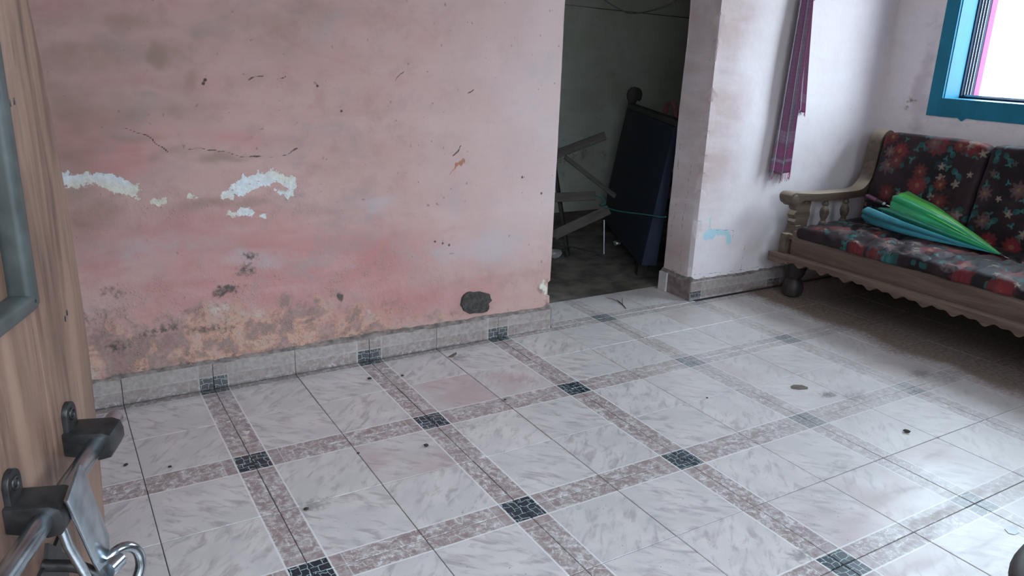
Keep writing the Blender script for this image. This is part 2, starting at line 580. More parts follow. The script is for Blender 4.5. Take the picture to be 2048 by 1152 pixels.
M_tile = tile_mat()
M_pink = wall_mat('pink_plaster', (.53, .34, .305), (.50, .235, .215), (.59, .43, .395))
M_bright = wall_mat('pale_pink_plaster', (.77, .70, .705), (.58, .45, .43), (.81, .78, .785), .08)
M_grey = wall_mat('grey_green_plaster', (.66, .69, .60), (.58, .60, .50), (.70, .74, .67))
M_plain = simple('plain_plaster', (.50, .44, .43), .85, .12, 6)
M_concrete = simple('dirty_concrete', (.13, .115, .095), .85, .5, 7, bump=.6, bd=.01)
M_grout = simple('dark_grout', (.05, .045, .045), .9, .3, 40)
M_mortar = simple('grey_mortar', (.20, .165, .15), .92, .4, 35, bump=.8, bd=.008)
M_cement = simple('dark_cement', (.06, .053, .048), .95, .35, 60, bump=1.0, bd=.008)
M_teal = simple('teal_paint', (.014, .17, .26), .5, .12, 9, bump=.15, spec=.2)
M_tealdark = simple('dark_blue_paint', (.006, .022, .05), .55, .2, 12, spec=.12)
M_pinkpaint = simple('pink_paint', (.50, .10, .24), .7, .1, 8, spec=.1)
M_alu = simple('aluminium', (.6, .63, .66), .3, .1, 20, metal=1.0)
M_sofa_wood = wood_mat('dull_brown_wood', (.07, .046, .033), (.125, .086, .06), 1.0, 'x', .5, .6, (.46, .38, .28))
M_sofa_rail = wood_mat('brown_rail_wood', (.085, .052, .038), (.145, .095, .07), 1.0, 'y', .5, .8, (.27, .195, .145))
M_door = wood_mat('door_wood', (.088, .047, .033), (.235, .142, .10), 1.1, 'z', .48, .7)
M_bead = simple('dull_green_bead_paint', (.04, .047, .045), .45, .3, 30)
M_steel = simple('tarnished_steel', (.42, .48, .52), .20, .3, 30, metal=1.0, bump=.08)
M_iron = simple('dark_iron', (.035, .033, .033), .42, .4, 50, metal=.6, bump=.3)
M_black = simple('black_plastic', (.015, .014, .016), .35, .3, 30)
M_purple = simple('purple_plastic', (.13, .03, .07), .35, .3, 30)
M_floral_back = floral_mat('floral_back_fabric', (1, 2))
M_floral_seat = floral_mat('floral_seat_fabric', (1, 0))
M_gamcha = gamcha_mat()
M_pinkthread = simple('magenta_thread', (.52, .06, .22), .8, .2, 50)
M_greythread = simple('grey_thread', (.30, .25, .28), .8, .2, 50)


def umb_mat(name, c, var=.18):
    n = NM(name)
    f = n.noise(n.coord(), 14, 4)
    col = n.mix(n.step(f, .3, .7), tuple(x * (1 - var) for x in c), c)
    return n.done(col, .34, n.bump(f, .12, .004), spec=.5, **{'Sheen Weight': .1})


M_lime = umb_mat('lime_nylon', (.07, .50, .055))
M_green = umb_mat('green_nylon', (.008, .29, .10))
M_deepgreen = umb_mat('deep_green_nylon', (.006, .19, .11))
M_umbteal = umb_mat('teal_nylon', (.055, .33, .40))
M_darkwood = wood_mat('dark_stool_wood', (.016, .009, .007), (.034, .016, .011), 1.0, 'x', .5)
M_oldwood = wood_mat('grey_old_wood', (.075, .068, .055), (.12, .11, .09), 1.0, 'x', .7)
M_blackwood = wood_mat('blackened_wood', (.016, .013, .011), (.032, .026, .021), 1.0, 'z', .55)
M_navy = simple('navy_cloth', (.005, .010, .026), .8, .4, 18)
M_foil = simple('crumpled_foil', (.6, .6, .58), .35, .3, 40, metal=.6)
M_leaf = simple('dry_leaf', (.13, .10, .085), .8, .3, 60)
M_crumb = simple('dirt_crumb', (.045, .037, .03), .9, .4, 80)
M_cable = simple('black_cable', (.02, .018, .016), .5, .3, 40)
M_cord = simple('turquoise_cord', (.02, .12, .11), .6, .2, 30)

# ------------------------------------------------------------------ floor and tiles
T = .3


def tile_mesh(name, w, d, th=.008, g=.0011, ch=.0012):
    """tile from its printed corner (0,0) to (w,d), chamfered top edge"""
    lv = [(g, g), (w - g, g), (w - g, d - g), (g, d - g)]
    iv = [(g + ch, g + ch), (w - g - ch, g + ch), (w - g - ch, d - g - ch), (g + ch, d - g - ch)]
    v = [(x, y, -th) for x, y in lv] + [(x, y, -ch) for x, y in lv] + [(x, y, 0) for x, y in iv]
    f = [(8, 9, 10, 11), (3, 2, 1, 0)]
    for i in range(4):
        j = (i + 1) % 4
        f += [(i, j, 4 + j, 4 + i), (4 + i, 4 + j, 8 + j, 8 + i)]
    me = bpy.data.meshes.new(name)
    me.from_pydata(v, [], f)
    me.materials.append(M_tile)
    return me


ROOM_X0, ROOM_X1, ROOM_Y0 = -1.4, 3.72, -2.3
fl = obj('floor', box(ROOM_X0 - .3, ROOM_X1 + .3, ROOM_Y0 - .6, .9, -.12, -.0022), M_grout)
tag(fl, 'glossy marble patterned tile floor with mauve bands', None, None, 'structure')
TM = tile_mesh('tile', T, T)
rows = list(range(-8, 3))       # y index of tile's low edge, in tiles (y = k*T)
cnt = 0
for k in rows:
    for i in range(-5, 12):
        if k == 2 and not (5 <= i <= 7):
            continue
        cxn = i if i % 2 == 0 else i + 1
        cyn = k if k % 2 == 0 else k + 1
        rz = {(True, True): 0, (False, True): PI / 2, (False, False): PI, (True, False): -PI / 2}[(cxn == i, cyn == k)]
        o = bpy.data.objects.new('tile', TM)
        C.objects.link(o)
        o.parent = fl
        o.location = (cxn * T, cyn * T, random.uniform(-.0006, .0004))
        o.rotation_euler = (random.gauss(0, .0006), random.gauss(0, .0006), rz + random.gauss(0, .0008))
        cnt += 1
TC = tile_mesh('tile_cut', .118, T)
TC2 = tile_mesh('tile_cut', T, .118)
for k in rows[:-1]:
    cyn = k if k % 2 == 0 else k + 1
    up_ = cyn == k
    o = bpy.data.objects.new('tile', TC if up_ else TC2)
    C.objects.link(o)
    o.parent = fl
    o.location = (12 * T, cyn * T, 0)
    o.rotation_euler = (0, 0, 0 if up_ else -PI / 2)
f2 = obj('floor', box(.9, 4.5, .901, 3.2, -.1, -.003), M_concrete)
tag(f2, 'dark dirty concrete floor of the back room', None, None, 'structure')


# ------------------------------------------------------------------ walls
def capsule(x, z, pts, r, soft):
    best = np.full(x.shape, 1e9)
    for (ax, az), (bx, bz) in zip(pts, pts[1:] if len(pts) > 1 else pts):
        dx, dz = bx - ax, bz - az
        L = dx * dx + dz * dz + 1e-12
        t = np.clip(((x - ax) * dx + (z - az) * dz) / L, 0, 1)
        best = np.minimum(best, np.hypot(x - ax - t * dx, z - az - t * dz))
    return np.clip(.5 + (r - best) / soft, 0, 1), best


def blobs(x, z, lst):
    v = np.zeros_like(x)
    for cx, cz, rx, rz, wt in lst:
        v = np.maximum(v, wt * np.exp(-(((x - cx) / rx) ** 2 + ((z - cz) / rz) ** 2) * .9))
    return v


def wall_sheet(name, path, zs, mat, disp, fields, steps):
    """closed footprint polygon 'path' (x,y) extruded through heights zs; each edge i cut into steps[i] pieces.
    disp(x,y,z,edge)-> offset along the outward normal; fields(x,y,z)-> dict of per-vertex values"""
    n = len(path)
    px, py, nx, ny, ed = [], [], [], [], []
    area = sum(path[i][0] * path[(i + 1) % n][1] - path[(i + 1) % n][0] * path[i][1] for i in range(n))
    sg = 1 if area > 0 else -1
    for i in range(n):
        a, b = path[i], path[(i + 1) % n]
        dx, dy = b[0] - a[0], b[1] - a[1]
        L = math.hypot(dx, dy)
        N = (sg * dy / L, -sg * dx / L)
        ts = steps[i] if isinstance(steps[i], (list, np.ndarray)) else np.linspace(0, 1, steps[i] + 1)
        for t in ts[:-1]:
            px.append(a[0] + dx * t); py.append(a[1] + dy * t)
            if t == 0:
                z_ = path[i - 1]
                ex, ey = a[0] - z_[0], a[1] - z_[1]
                l2 = math.hypot(ex, ey)
                nx.append((N[0] + sg * ey / l2) * .7); ny.append((N[1] - sg * ex / l2) * .7)
            else:
                nx.append(N[0]); ny.append(N[1])
            ed.append(i)
    px, py, nx, ny, ed = map(np.array, (px, py, nx, ny, ed))
    nz, nc = len(zs), len(px)
    X = np.tile(px, nz); Y = np.tile(py, nz); Z = np.repeat(np.array(zs), nc)
    NX = np.tile(nx, nz); NY = np.tile(ny, nz); E = np.tile(ed, nz)
    d = disp(X, Y, Z, E) if disp else np.zeros_like(X)
    co = np.stack([X + NX * d, Y + NY * d, Z], 1)
    idx = np.arange(nz * nc).reshape(nz, nc)
    a = idx[:-1, :].ravel(); b = np.roll(idx, -1, 1)[:-1, :].ravel()
    c = np.roll(idx, -1, 1)[1:, :].ravel(); e = idx[1:, :].ravel()
    F = np.stack([a, b, c, e], 1) if sg > 0 else np.stack([e, c, b, a], 1)
    me = bpy.data.meshes.new(name)
    top = idx[-1].tolist()
    bot = idx[0].tolist()[::-1]
    if sg < 0:
        top, bot = top[::-1], bot[::-1]
    me.from_pydata(co.tolist(), [], F.tolist() + [top, bot])
    if fields:
        for k, v in fields(X, Y, Z).items():
            at = me.attributes.new(k, 'FLOAT', 'POINT')
            at.data.foreach_set('value', np.asarray(v, dtype=np.float32))
    o = mesh_obj(name, me, mat, None, 40)
    return o


WT = .235                      # wall thickness
PY, BY = .600, .632            # faces of the pink wall and of the pale wall
JX0, JX1 = 1.475, 2.384        # the doorway
CEIL = 2.75


def pink_fields(X, Y, Z):
    f = {}
    wx = X + (fbm(X, Z, 9, 4, 1) - .5) * .10
    wz = Z + (fbm(X, Z, 9, 4, 2) - .5) * .07
    peel = np.zeros_like(X)
    for pts, r in (([(-.42, .795), (-.32, .787), (-.25, .772), (-.19, .752)], .022), ([(-.20, .735), (-.185, .725)], .012), ([(-.02, .715), (.0, .71)], .005), ([(-.13, .71), (-.105, .703)], .010),
                   ([(.095, .712), (.135, .735), (.16, .757), (.27, .765), (.325, .742)], .018), ([(.14, .722), (.20, .745), (.25, .755)], .016), ([(.27, .71), (.31, .698)], .008), ([(.10, .645), (.16, .65), (.22, .627)], .009),
                   ([(.30, .705), (.315, .70)], .008), ([(1.44, .22), (1.475, .15)], .012)):
        peel = np.maximum(peel, capsule(X + (wx - X) * .35, Z + (wz - Z) * .35, pts, r, .06)[0])
    f['peel'] = peel
    zone = np.clip((.43 + .03 * np.sin(X * 5) - .30 * np.clip(X - .10, 0, .75) + (fbm(X, Z, 5, 4, 9) - .5) * .26 - Z) / .16, 0, 1) * np.clip((1.35 - X) / .9, 0, 1) ** .5
    f['ochre'] = np.maximum(zone * .62, blobs(wx, wz, [(.27, .305, .03, .03, .75), (.40, .285, .04, .03, .6), (.26, .17, .06, .05, .75), (.36, .155, .2, .02, .55), (.8, .15, .16, .022, .55),
                                                       (1.44, .2, .02, .04, .6), (.62, .22, .05, .05, .45), (.95, .14, .2, .015, .5)]))
    f['cloud'] = np.clip((1.35 - X) / .9, 0, 1)
    f['pale_right'] = np.clip((X - .65) / .8 + (fbm(X, Z, 3, 3, 19) - .5) * .5, 0, 1) * np.clip((Z - .28) / .3, 0, 1)  # paler colour towards the right, above the low zone
    low = np.exp(-np.clip(Z - .10, 0, 9) / .022)
    f['grime'] = np.maximum(blobs(wx, wz, [(.07, .355, .06, .03, .75), (.15, .41, .05, .04, .55), (-.3, .40, .07, .03, .6), (-.15, .255, .08, .03, .6), (.0, .225, .09, .025, .7),
                                           (-.27, .205, .06, .03, .65), (.485, .273, .012, .02, .95), (.17, .475, .035, .03, .6), (-.42, .33, .08, .06, .6), (.45, .2, .05, .03, .35), (.43, .16, .05, .015, .5)]),
                            low * np.clip(1.25 - X, .2, .75))
    f['tone'] = np.clip(blobs(X, Z, [(.35, .42, .65, .22, .95), (-.3, .88, .22, .13, .9), (.2, .90, .22, .05, .6), (.05, .62, .5, .12, .55), (.75, .22, .5, .12, .85), (-.3, .55, .25, .2, .7), (1.05, .22, .25, .05, .7)]), 0, 1)
    f['lilac'] = np.maximum(blobs(wx, wz, [(1.12, .42, .28, .075, .85), (.66, .635, .09, .035, .75), (.2, .44, .08, .05, .5), (-.15, .56, .30, .09, .62), (.15, .47, .16, .05, .6), (.45, 1.2, .3, .2, .3), (1.0, .62, .3, .1, .25)]),
                            np.clip((X - 1.0) / .55, 0, 1) * np.clip((Z - .35) / .3, 0, 1) * .42)
    f['stain'] = blobs(wx, wz, [(-.09, 1.17, .055, .05, .95), (-.17, 1.27, .12, .05, .7), (.0, 1.08, .06, .06, .7), (.2, 1.11, .16, .04, .5), (.42, 1.33, .1, .1, .5), (-.05, .865, .10, .025, .6),
                                (.08, .845, .10, .02, .75), (.02, .69, .16, .035, .75), (.17, .685, .1, .02, .7), (-.18, .92, .14, .02, .6), (.06, 1.23, .06, .06, .5), (.45, .78, .14, .04, .35), (-.02, .55, .2, .05, .3), (.6, .62, .25, .03, .3), (-.4, 1.25, .1, .08, .5)])
    f['stain'] = np.maximum(f['stain'], np.clip((1.0 - X) / 1.3, 0, 1) * np.clip(fbm(X, Z * 1.6, 3.1, 4, 7) - .36, 0, 1) * 2.1 * np.clip(Z / .6, .5, 1))
    crack = np.full(X.shape, 9.)
    kx = X + (fbm(X, Z, 30, 3, 5) - .5) * .02
    kz = Z + (fbm(X, Z, 24, 3, 6) - .5) * .022
    for pts in ([(-.207, .943), (-.171, .936), (-.143, .923), (-.113, .894), (-.08, .87)], [(-.013, .868), (.022, .874), (.085, .858), (.12, .855), (.15, .843), (.252, .838), (.323, .847), (.352, .861)],
                [(.19, 1.098), (.215, 1.108), (.25, 1.112)], [(.29, 1.105), (.32, 1.112)], [(.72, 1.10), (.76, 1.14)], [(1.03, 1.06), (1.06, 1.075)], [(.97, .81), (1.01, .85)]):
        crack = np.minimum(crack, capsule(kx, kz, pts, .01, 1)[1])
    for hx, hz in ((.515, .992), (.055, 1.097), (.048, 1.085), (.896, .467), (.93, .456), (.96, .446), (1.304, .708), (1.404, .633), (.43, 1.08)):
        crack = np.minimum(crack, np.hypot(X - hx, Z - hz) - .0035)
    f['crack'] = np.clip(crack, 0, .05)
    f['rust'] = np.maximum(capsule(X, Z, [(.955, .735), (.985, .765)], .004, .03)[0], capsule(X, Z, [(.99, .775), (1.02, .79)], .012, .03)[0]) * (np.abs(Z - .76) < .06)
    f['rough'] = np.clip((.52 - Z) / .2, 0, 1) * np.clip((1.15 - X) / .5, .25, 1) + .6 * np.exp(-((Z - .68) / .07) ** 2) * np.clip((.6 - X) / .3, 0, 1)
    return f


def pink_disp(X, Y, Z, E):
    d = (fbm(X, Z, 2.2, 3, 11) - .5) * .018 + (fbm(X, Z * 1.8, 6, 3, 12) - .5) * .005
    d += .006 * np.tanh((.845 + (fbm(X, Z, 4, 2, 4) - .5) * .06 - Z) / .012) * np.clip((.45 - X) / .2, 0, 1)
    d += .004 * np.tanh((Z - .62 - (fbm(X, Z, 5, 3, 8) - .5) * .1) / .02) * np.clip((.9 - X) / .3, 0, 1)
    fl_ = pink_fields(X, Y, Z)
    d += (fbm(X + .03 * fbm(X, Z, 9, 2, 15), Z + .03 * fbm(X, Z, 9, 2, 16), 21, 4, 13) - .5) * .007 * fl_['rough']
    d += -.0015 * (fl_['peel'] > .5)
    d *= (E == 0) | (E == 1)
    edge = np.exp(-np.hypot(X - JX0, Y - PY) / .02)
    d = d * (1 - .6 * edge) - edge * .012 * (fbm(X + Y, Z, 14, 4, 21) > .56) * (Z < .6) * ((E == 0) | (E == 1))
    return d - (E < 1) * .0


fine = np.concatenate([np.linspace(0, .3, 24)[:-1], np.linspace(.3, 1, 410)])
zs = np.concatenate([np.linspace(0, 1.5, 290), np.linspace(1.52, CEIL, 40)])
# fine part covers x from -0.6 to 1.475
xa = ROOM_X0 - .2
ts0 = np.unique(np.concatenate([np.linspace(0, (-.6 - xa) / (JX0 - xa), 30), np.linspace((-.6 - xa) / (JX0 - xa), 1, 400)]))
wl = wall_sheet('wall_left', [(xa, PY), (JX0, PY), (JX0, PY + WT), (xa, PY + WT)], zs, M_pink, pink_disp, pink_fields, [ts0, 24, 30, 4])
tag(wl, 'stained pink plaster wall with peeling patches and cracks', None, None, 'structure')


def bright_fields(X, Y, Z):
    f = {}
    wx = X + (fbm(X, Z, 9, 4, 31) - .5) * .04
    wz = Z + (fbm(X, Z, 9, 4, 32) - .5) * .04
    front = (Y < BY + .03)
    cyf = np.zeros_like(X)
    for pts, r in (([(2.462, .43), (2.466, .39)], .006), ([(2.47, .36), (2.62, .345)], .014), ([(2.455, .335), (2.50, .335)], .026), ([(2.625, .33), (2.63, .30)], .020)):
        cyf = np.maximum(cyf, capsule(wx, wz, pts, r, .05)[0])
    f['cyan'] = np.where(front, cyf * (Z < .372 + 9 * (X < 2.475)), blobs(Y, Z, [(.87, .5, .02, .3, .3)]))
    crack = np.full(X.shape, 9.)
    kx = X + (fbm(X, Z, 60, 2, 5) - .5) * .008
    kz = Z + (fbm(X, Z, 45, 3, 6) - .5) * .010
    for pts in ([(2.463, .436), (2.466, .40), (2.478, .372), (2.56, .362), (2.645, .355), (2.652, .33), (2.645, .30)], [(2.40, .135), (2.6, .127), (3.1, .117)], [(2.74, .12), (2.75, .26), (2.72, .27)],
                [(3.45, .95), (3.47, 1.0)], [(3.39, .78), (3.41, .80)]):
        crack = np.minimum(crack, capsule(kx, kz, pts, .01, 1)[1])
    crack = np.where(front, crack, 9.)
    ky = Y + (fbm(Y, Z, 30, 2, 7) - .5) * .02
    cj = np.full(X.shape, 9.)
    for pts in ([(.72, .1), (.735, .3), (.725, .55), (.72, .7)], [(.66, 1.2), (.70, 1.22)], [(.82, .3), (.80, .5), (.82, .8)]):
        cj = np.minimum(cj, capsule(ky, Z, pts, .01, 1)[1])
    crack = np.minimum(crack, np.where(front, 9., cj))
    f['crack'] = np.clip(crack + .001, 0, .05)
    f['grime'] = np.where(front, np.exp(-np.clip(Z - .115, 0, 9) / .008) * .45, np.exp(-np.clip(Z - .10, 0, 9) / .035) * .8)
    f['tone'] = np.where(front, blobs(X, Z, [(2.44, .85, .22, .50, 1.0), (2.44, 1.4, .2, .4, .9), (2.75, .25, .3, .1, .35), (2.58, .62, .1, .12, .6)]), .75)
    f['stain'] = np.where(front, 0, blobs(Y, Z, [(.75, .2, .2, .14, .55), (.7, .9, .3, .2, .30)]))
    f['lilac'] = np.where(front, 0, .25)
    f['rough'] = np.full(X.shape, .12)
    f['ochre'] = np.zeros_like(X); f['peel'] = np.zeros_like(X); f['rust'] = np.zeros_like(X)
    return f


def bright_disp(X, Y, Z, E):
    d = (fbm(X + Y, Z, 2.2, 3, 41) - .5) * .016 + (fbm(X + Y, Z, 9, 3, 42) - .5) * .004
    edge = np.exp(-np.hypot(X - JX1, Y - BY) / .02)
    d = d * (1 - .7 * edge) - edge * .007 * (fbm(X + Y, Z, 12, 4, 43) > .57)
    return d * ((E == 0) | (E == 3))


wb = wall_sheet('wall_back', [(JX1, BY), (ROOM_X1 + .3, BY), (ROOM_X1 + .3, PY + WT + .01), (JX1, PY + WT + .01)], zs[::1], M_bright, bright_disp, bright_fields, [260, 3, 20, 36])
tag(wb, 'pale pink plaster wall with cyan flaked patch beside the doorway', None, None, 'structure')
li = obj('wall_lintel', box(JX0, JX1, PY + .005, PY + WT, 2.05, CEIL), M_plain)
tag(li, 'plain plaster lintel above the doorway', None, None, 'structure')

# right wall with the window opening: one ring of cells around the hole
RW = .30


def right_fields(Y, Z):
    return {'grime': np.maximum(blobs(Y + (fbm(Y, Z, 12, 3, 51) - .5) * .05, Z + (fbm(Y, Z, 12, 3, 52) - .5) * .05, [(.484, .985, .022, .045, .6), (.455, 1.035, .045, .022, .6)]), 0),
            'lilac': blobs(Y + (fbm(Y, Z, 7, 3, 53) - .5) * .06, Z, [(.40, 1.1, .055, .35, .95), (.38, .98, .10, .05, .9), (.2, .93, .3, .03, .5)]),
            'cloud': np.full(Y.shape, .2), 'tone': np.full(Y.shape, .1), 'crack': np.clip(np.minimum(capsule(Y, Z, [(.485, .93), (.487, .94)], .1, 1)[1], np.abs(Y - .62) + .001), 0, .05),
            'stain': np.zeros_like(Y), 'ochre': np.zeros_like(Y), 'peel': np.zeros_like(Y), 'rust': np.zeros_like(Y), 'cyan': np.zeros_like(Y), 'rough': np.full(Y.shape, .15)}


def right_wall():
    ys = np.unique(np.concatenate([np.linspace(ROOM_Y0 - .25, WY1, 20), np.linspace(WY1, WY0, 60), np.linspace(WY0, BY + .01, 60)]))
    zz = np.unique(np.concatenate([np.linspace(0, WZ0, 60), np.linspace(WZ0, WZ1, 60), np.linspace(WZ1, CEIL, 20)]))
    ny, nz = len(ys), len(zz)
    Yg, Zg = np.meshgrid(ys, zz)
    Yf, Zf = Yg.ravel(), Zg.ravel()
    d = (fbm(Yf, Zf, 2.5, 3, 61) - .5) * .012 + (fbm(Yf, Zf, 10, 3, 62) - .5) * .004
    nearhole = (Yf > WY1 - .09) & (Yf < WY0 + .09) & (Zf > WZ0 - .11) & (Zf < WZ1 + .09)
    d = np.where(nearhole, 0, d)
    v = [(WX - a, y, z) for a, y, z in zip(d, Yf, Zf)] + [(WX + RW, y, z) for y, z in zip(Yf, Zf)]
    off = ny * nz
    F = []
    hole = lambda j, i: (ys[j] > WY1 - 1e-6 and ys[j + 1] < WY0 + 1e-6 and zz[i] > WZ0 - 1e-6 and zz[i + 1] < WZ1 + 1e-6)
    for i in range(nz - 1):
        for j in range(ny - 1):
            if hole(j, i):
                continue
            a, b, c, e = i * ny + j, i * ny + j + 1, (i + 1) * ny + j + 1, (i + 1) * ny + j
            F += [(a, e, c, b), (a + off, b + off, c + off, e + off)]
            for (p, q, jj, ii) in ((a, b, j, i - 1), (c, e, j, i + 1), (b, c, j + 1, i), (e, a, j - 1, i)):
                if ii < 0 or ii >= nz - 1 or jj < 0 or jj >= ny - 1 or hole(jj, ii):
                    F.append((p, q, q + off, p + off))
    me = bpy.data.meshes.new('wall_right')
    me.from_pydata(v, [], F)
    Y2, Z2 = np.tile(Yf, 2), np.tile(Zf, 2)
    for k, val in right_fields(Y2, Z2).items():
        at = me.attributes.new(k, 'FLOAT', 'POINT')
        at.data.foreach_set('value', np.asarray(val, dtype=np.float32))
    return mesh_obj('wall_right', me, M_bright, None, 40)


wr = right_wall()
tag(wr, 'pale pink wall with the teal window above the settee', None, None, 'structure')
# walls behind the camera with the doorway it stands in and an added fill window, ceilings, the hall behind and the back room
bw = bmesh.new()
box(.16, .80, ROOM_Y0 - .22, ROOM_Y0, 0, CEIL, bm=bw)
box(1.75, ROOM_X1 + .3, ROOM_Y0 - .22, ROOM_Y0, 0, CEIL, bm=bw)
box(.80, 1.75, ROOM_Y0 - .22, ROOM_Y0, 0, .95, bm=bw)  # wall below the unseen window added for fill
box(.80, 1.75, ROOM_Y0 - .22, ROOM_Y0, 2.1, CEIL, bm=bw)
box(ROOM_X0 - .2, -.78, ROOM_Y0 - .22, ROOM_Y0, 0, CEIL, bm=bw)
box(-.78, .16, ROOM_Y0 - .22, ROOM_Y0, 2.06, CEIL, bm=bw)
tag(obj('wall_front', bw, M_plain), 'pink wall with the entrance door opening', None, None, 'structure')
tag(obj('wall_side', box(ROOM_X0 - .2, ROOM_X0, ROOM_Y0, PY, 0, CEIL), M_plain), 'pink side wall behind the open door', None, None, 'structure')
tag(obj('ceiling', box(ROOM_X0 - .3, ROOM_X1 + .85, ROOM_Y0 - .6, 3.2, CEIL, CEIL + .15), M_plain), 'plain plaster ceiling', None, None, 'structure')
tag(obj('wall_outside', box(-4.5, 6.5, -5.2, -5.0, -.12, 2.15), M_plain), 'unseen wall added outside to dim the entrance light', None, None, 'structure')  # added out of view to cut the sky light through the doorway
tag(obj('ground', box(-4.5, 6.5, -5.0, ROOM_Y0 - .6, -.3, -.12), M_concrete), 'bare ground outside the entrance', None, None, 'structure')
DB = 2.75                       # back room depth
bfield = lambda X, Y, Z: {'grime': blobs(X, Z, [(3.0, .45, .5, .2, .4), (2.6, .3, .6, .3, .4)]), 'stain': np.clip(fbm(X, Z, 2, 4, 71) - .45, 0, 1), 'crack': np.full(X.shape, .05),
                          'tone': fbm(X, Z, 3, 3, 72), 'lilac': np.zeros_like(X)}
br_ = wall_sheet('wall_backroom', [(1.0, DB), (4.5, DB), (4.5, DB + .15), (1.0, DB + .15)], np.linspace(0, CEIL, 60), M_grey, lambda X, Y, Z, E: (fbm(X, Z, 4, 3, 73) - .5) * .02, bfield, [60, 2, 4, 2])
tag(br_, 'grey green stained wall of the dark back room', None, None, 'structure')
bs = bmesh.new()
box(.9, 1.1, PY + WT, DB, 0, CEIL, bm=bs)
box(4.35, 4.5, PY + WT, DB, 0, CEIL, bm=bs)
box(4.0, 4.5, PY + WT - .03, PY + WT + .09, 0, CEIL, bm=bs)
tag(obj('wall_backroom_sides', bs, simple('pale_grey_green_plaster', (.62, .65, .57), .85, .1, 6)), 'side walls of the dark back room', None, None, 'structure')


# ------------------------------------------------------------------ skirting tiles
def skirt_mesh(name, x0, x1, h=.1, th=.013):
    """upright cut tile in its own (x, y=up, z=outwards) frame, printed corner at the origin"""
    b = box(x0 + .0009, x1 - .0009, .001, h, -th, 0, .0012, 1)
    me = bpy.data.meshes.new(name)
    b.to_mesh(me)
    b.free()
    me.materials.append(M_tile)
    return me


SKP, SKN = skirt_mesh('skirting_tile', 0, T), skirt_mesh('skirting_tile', -T, 0)


def skirt(parent, me, loc, rz, jitter=True):
    o = bpy.data.objects.new('tile', me)
    C.objects.link(o)
    o.parent = parent
    o.location = loc
    o.rotation_euler = (PI / 2 + (random.gauss(0, .012) if jitter else 0), 0, rz)
    return o


def ledge(name, p0, p1, out, parent, mat, z=.1, wd=.018, hh=.008, seed=0):
    """lumpy mortar bed along the skirting's top"""
    p0, p1 = Vector(p0), Vector(p1)
    L = (p1 - p0).length
    n = max(8, int(L / .012))
    b = bmesh.new()
    R = []
    for i in range(n + 1):
        p = p0.lerp(p1, i / n)
        q = fbm(np.array([i * .012]), np.array([seed * 1.7]), 22, 3, 80)[0]
        q2 = fbm(np.array([i * .012]), np.array([seed * 1.7 + 4]), 30, 3, 81)[0]
        w_ = wd * (.55 + .6 * q)
        h_ = hh * (.35 + 1.1 * q2)
        o = Vector(out)
        R.append([b.verts.new(p + Vector((0, 0, z - .006))), b.verts.new(p + o * w_ + Vector((0, 0, z - .003))), b.verts.new(p + o * w_ * .9 + Vector((0, 0, z + h_ * .25))), b.verts.new(p + o * w_ * .35 + Vector((0, 0, z + h_))), b.verts.new(p - o * .006 + Vector((0, 0, z + h_ * 1.7)))])
    for A, B in zip(R, R[1:]):
        for k in range(5):
            b.faces.new((A[k], A[(k + 1) % 5], B[(k + 1) % 5], B[k]))
    b.faces.new(R[0][::-1]); b.faces.new(R[-1])
    return obj(name, b, mat, parent, 50)


bl = empty('baseboard_left', (0, PY, 0))
tag(bl, 'skirting of cut marble tiles along the stained pink wall', None, None, 'structure')
for i in range(-5, 4):
    node = i if i % 2 == 0 else i + 1
    skirt(bl, SKP if node == i else SKN, (node * T, -.014, .0005), 0)
skirt(bl, skirt_mesh('skirting_tile', 0, .279), (1.2, -.014, .0005), 0)
ledge('mortar_ledge', (ROOM_X0, PY, 0), (JX0 + .005, PY, 0), (0, -1, 0), bl, M_mortar, seed=1)
obj('end_plaster', box(JX0 - .004, JX0 + .010, PY - .012, PY + .06, 0, .098, .004), M_mortar, bl)

bb = empty('baseboard_back', (0, BY, 0))
tag(bb, 'skirting of cut tiles under the pale wall and around the door jamb', None, None, 'structure')
for node, me in ((8, skirt_mesh('skirting_tile', -.026, T)), (10, SKN), (10, SKP), (12, SKN)):
    skirt(bb, me, (node * T, -.014, .0005), 0)
obj('end_tile', box(12 * T + .001, ROOM_X1, BY - .014, BY, 0, .1, .001, 1), M_tile, bb)
ledge('mortar_ledge', (JX1 - .01, BY, 0), (ROOM_X1, BY, 0), (0, -1, 0), bb, M_mortar, wd=.016, hh=.008, seed=3)
obj('jamb_skirting', box(JX1 - .013, JX1, BY - .012, PY + WT - .03, 0, .1, .002, 1), simple('dirty_mauve_tile', (.20, .145, .135), .45, .35, 25), bb)
obj('jamb_end_tile', box(JX1 - .022, JX1 + .03, PY + WT - .04, PY + WT + .022, 0, .105, .002, 1), simple('pale_tile', (.5, .46, .45), .35, .12, 20), bb)
ledge('mortar_ledge', (JX1, BY - .01, 0), (JX1, PY + WT + .02, 0), (-1, 0, 0), bb, M_mortar, wd=.016, hh=.014, seed=5)

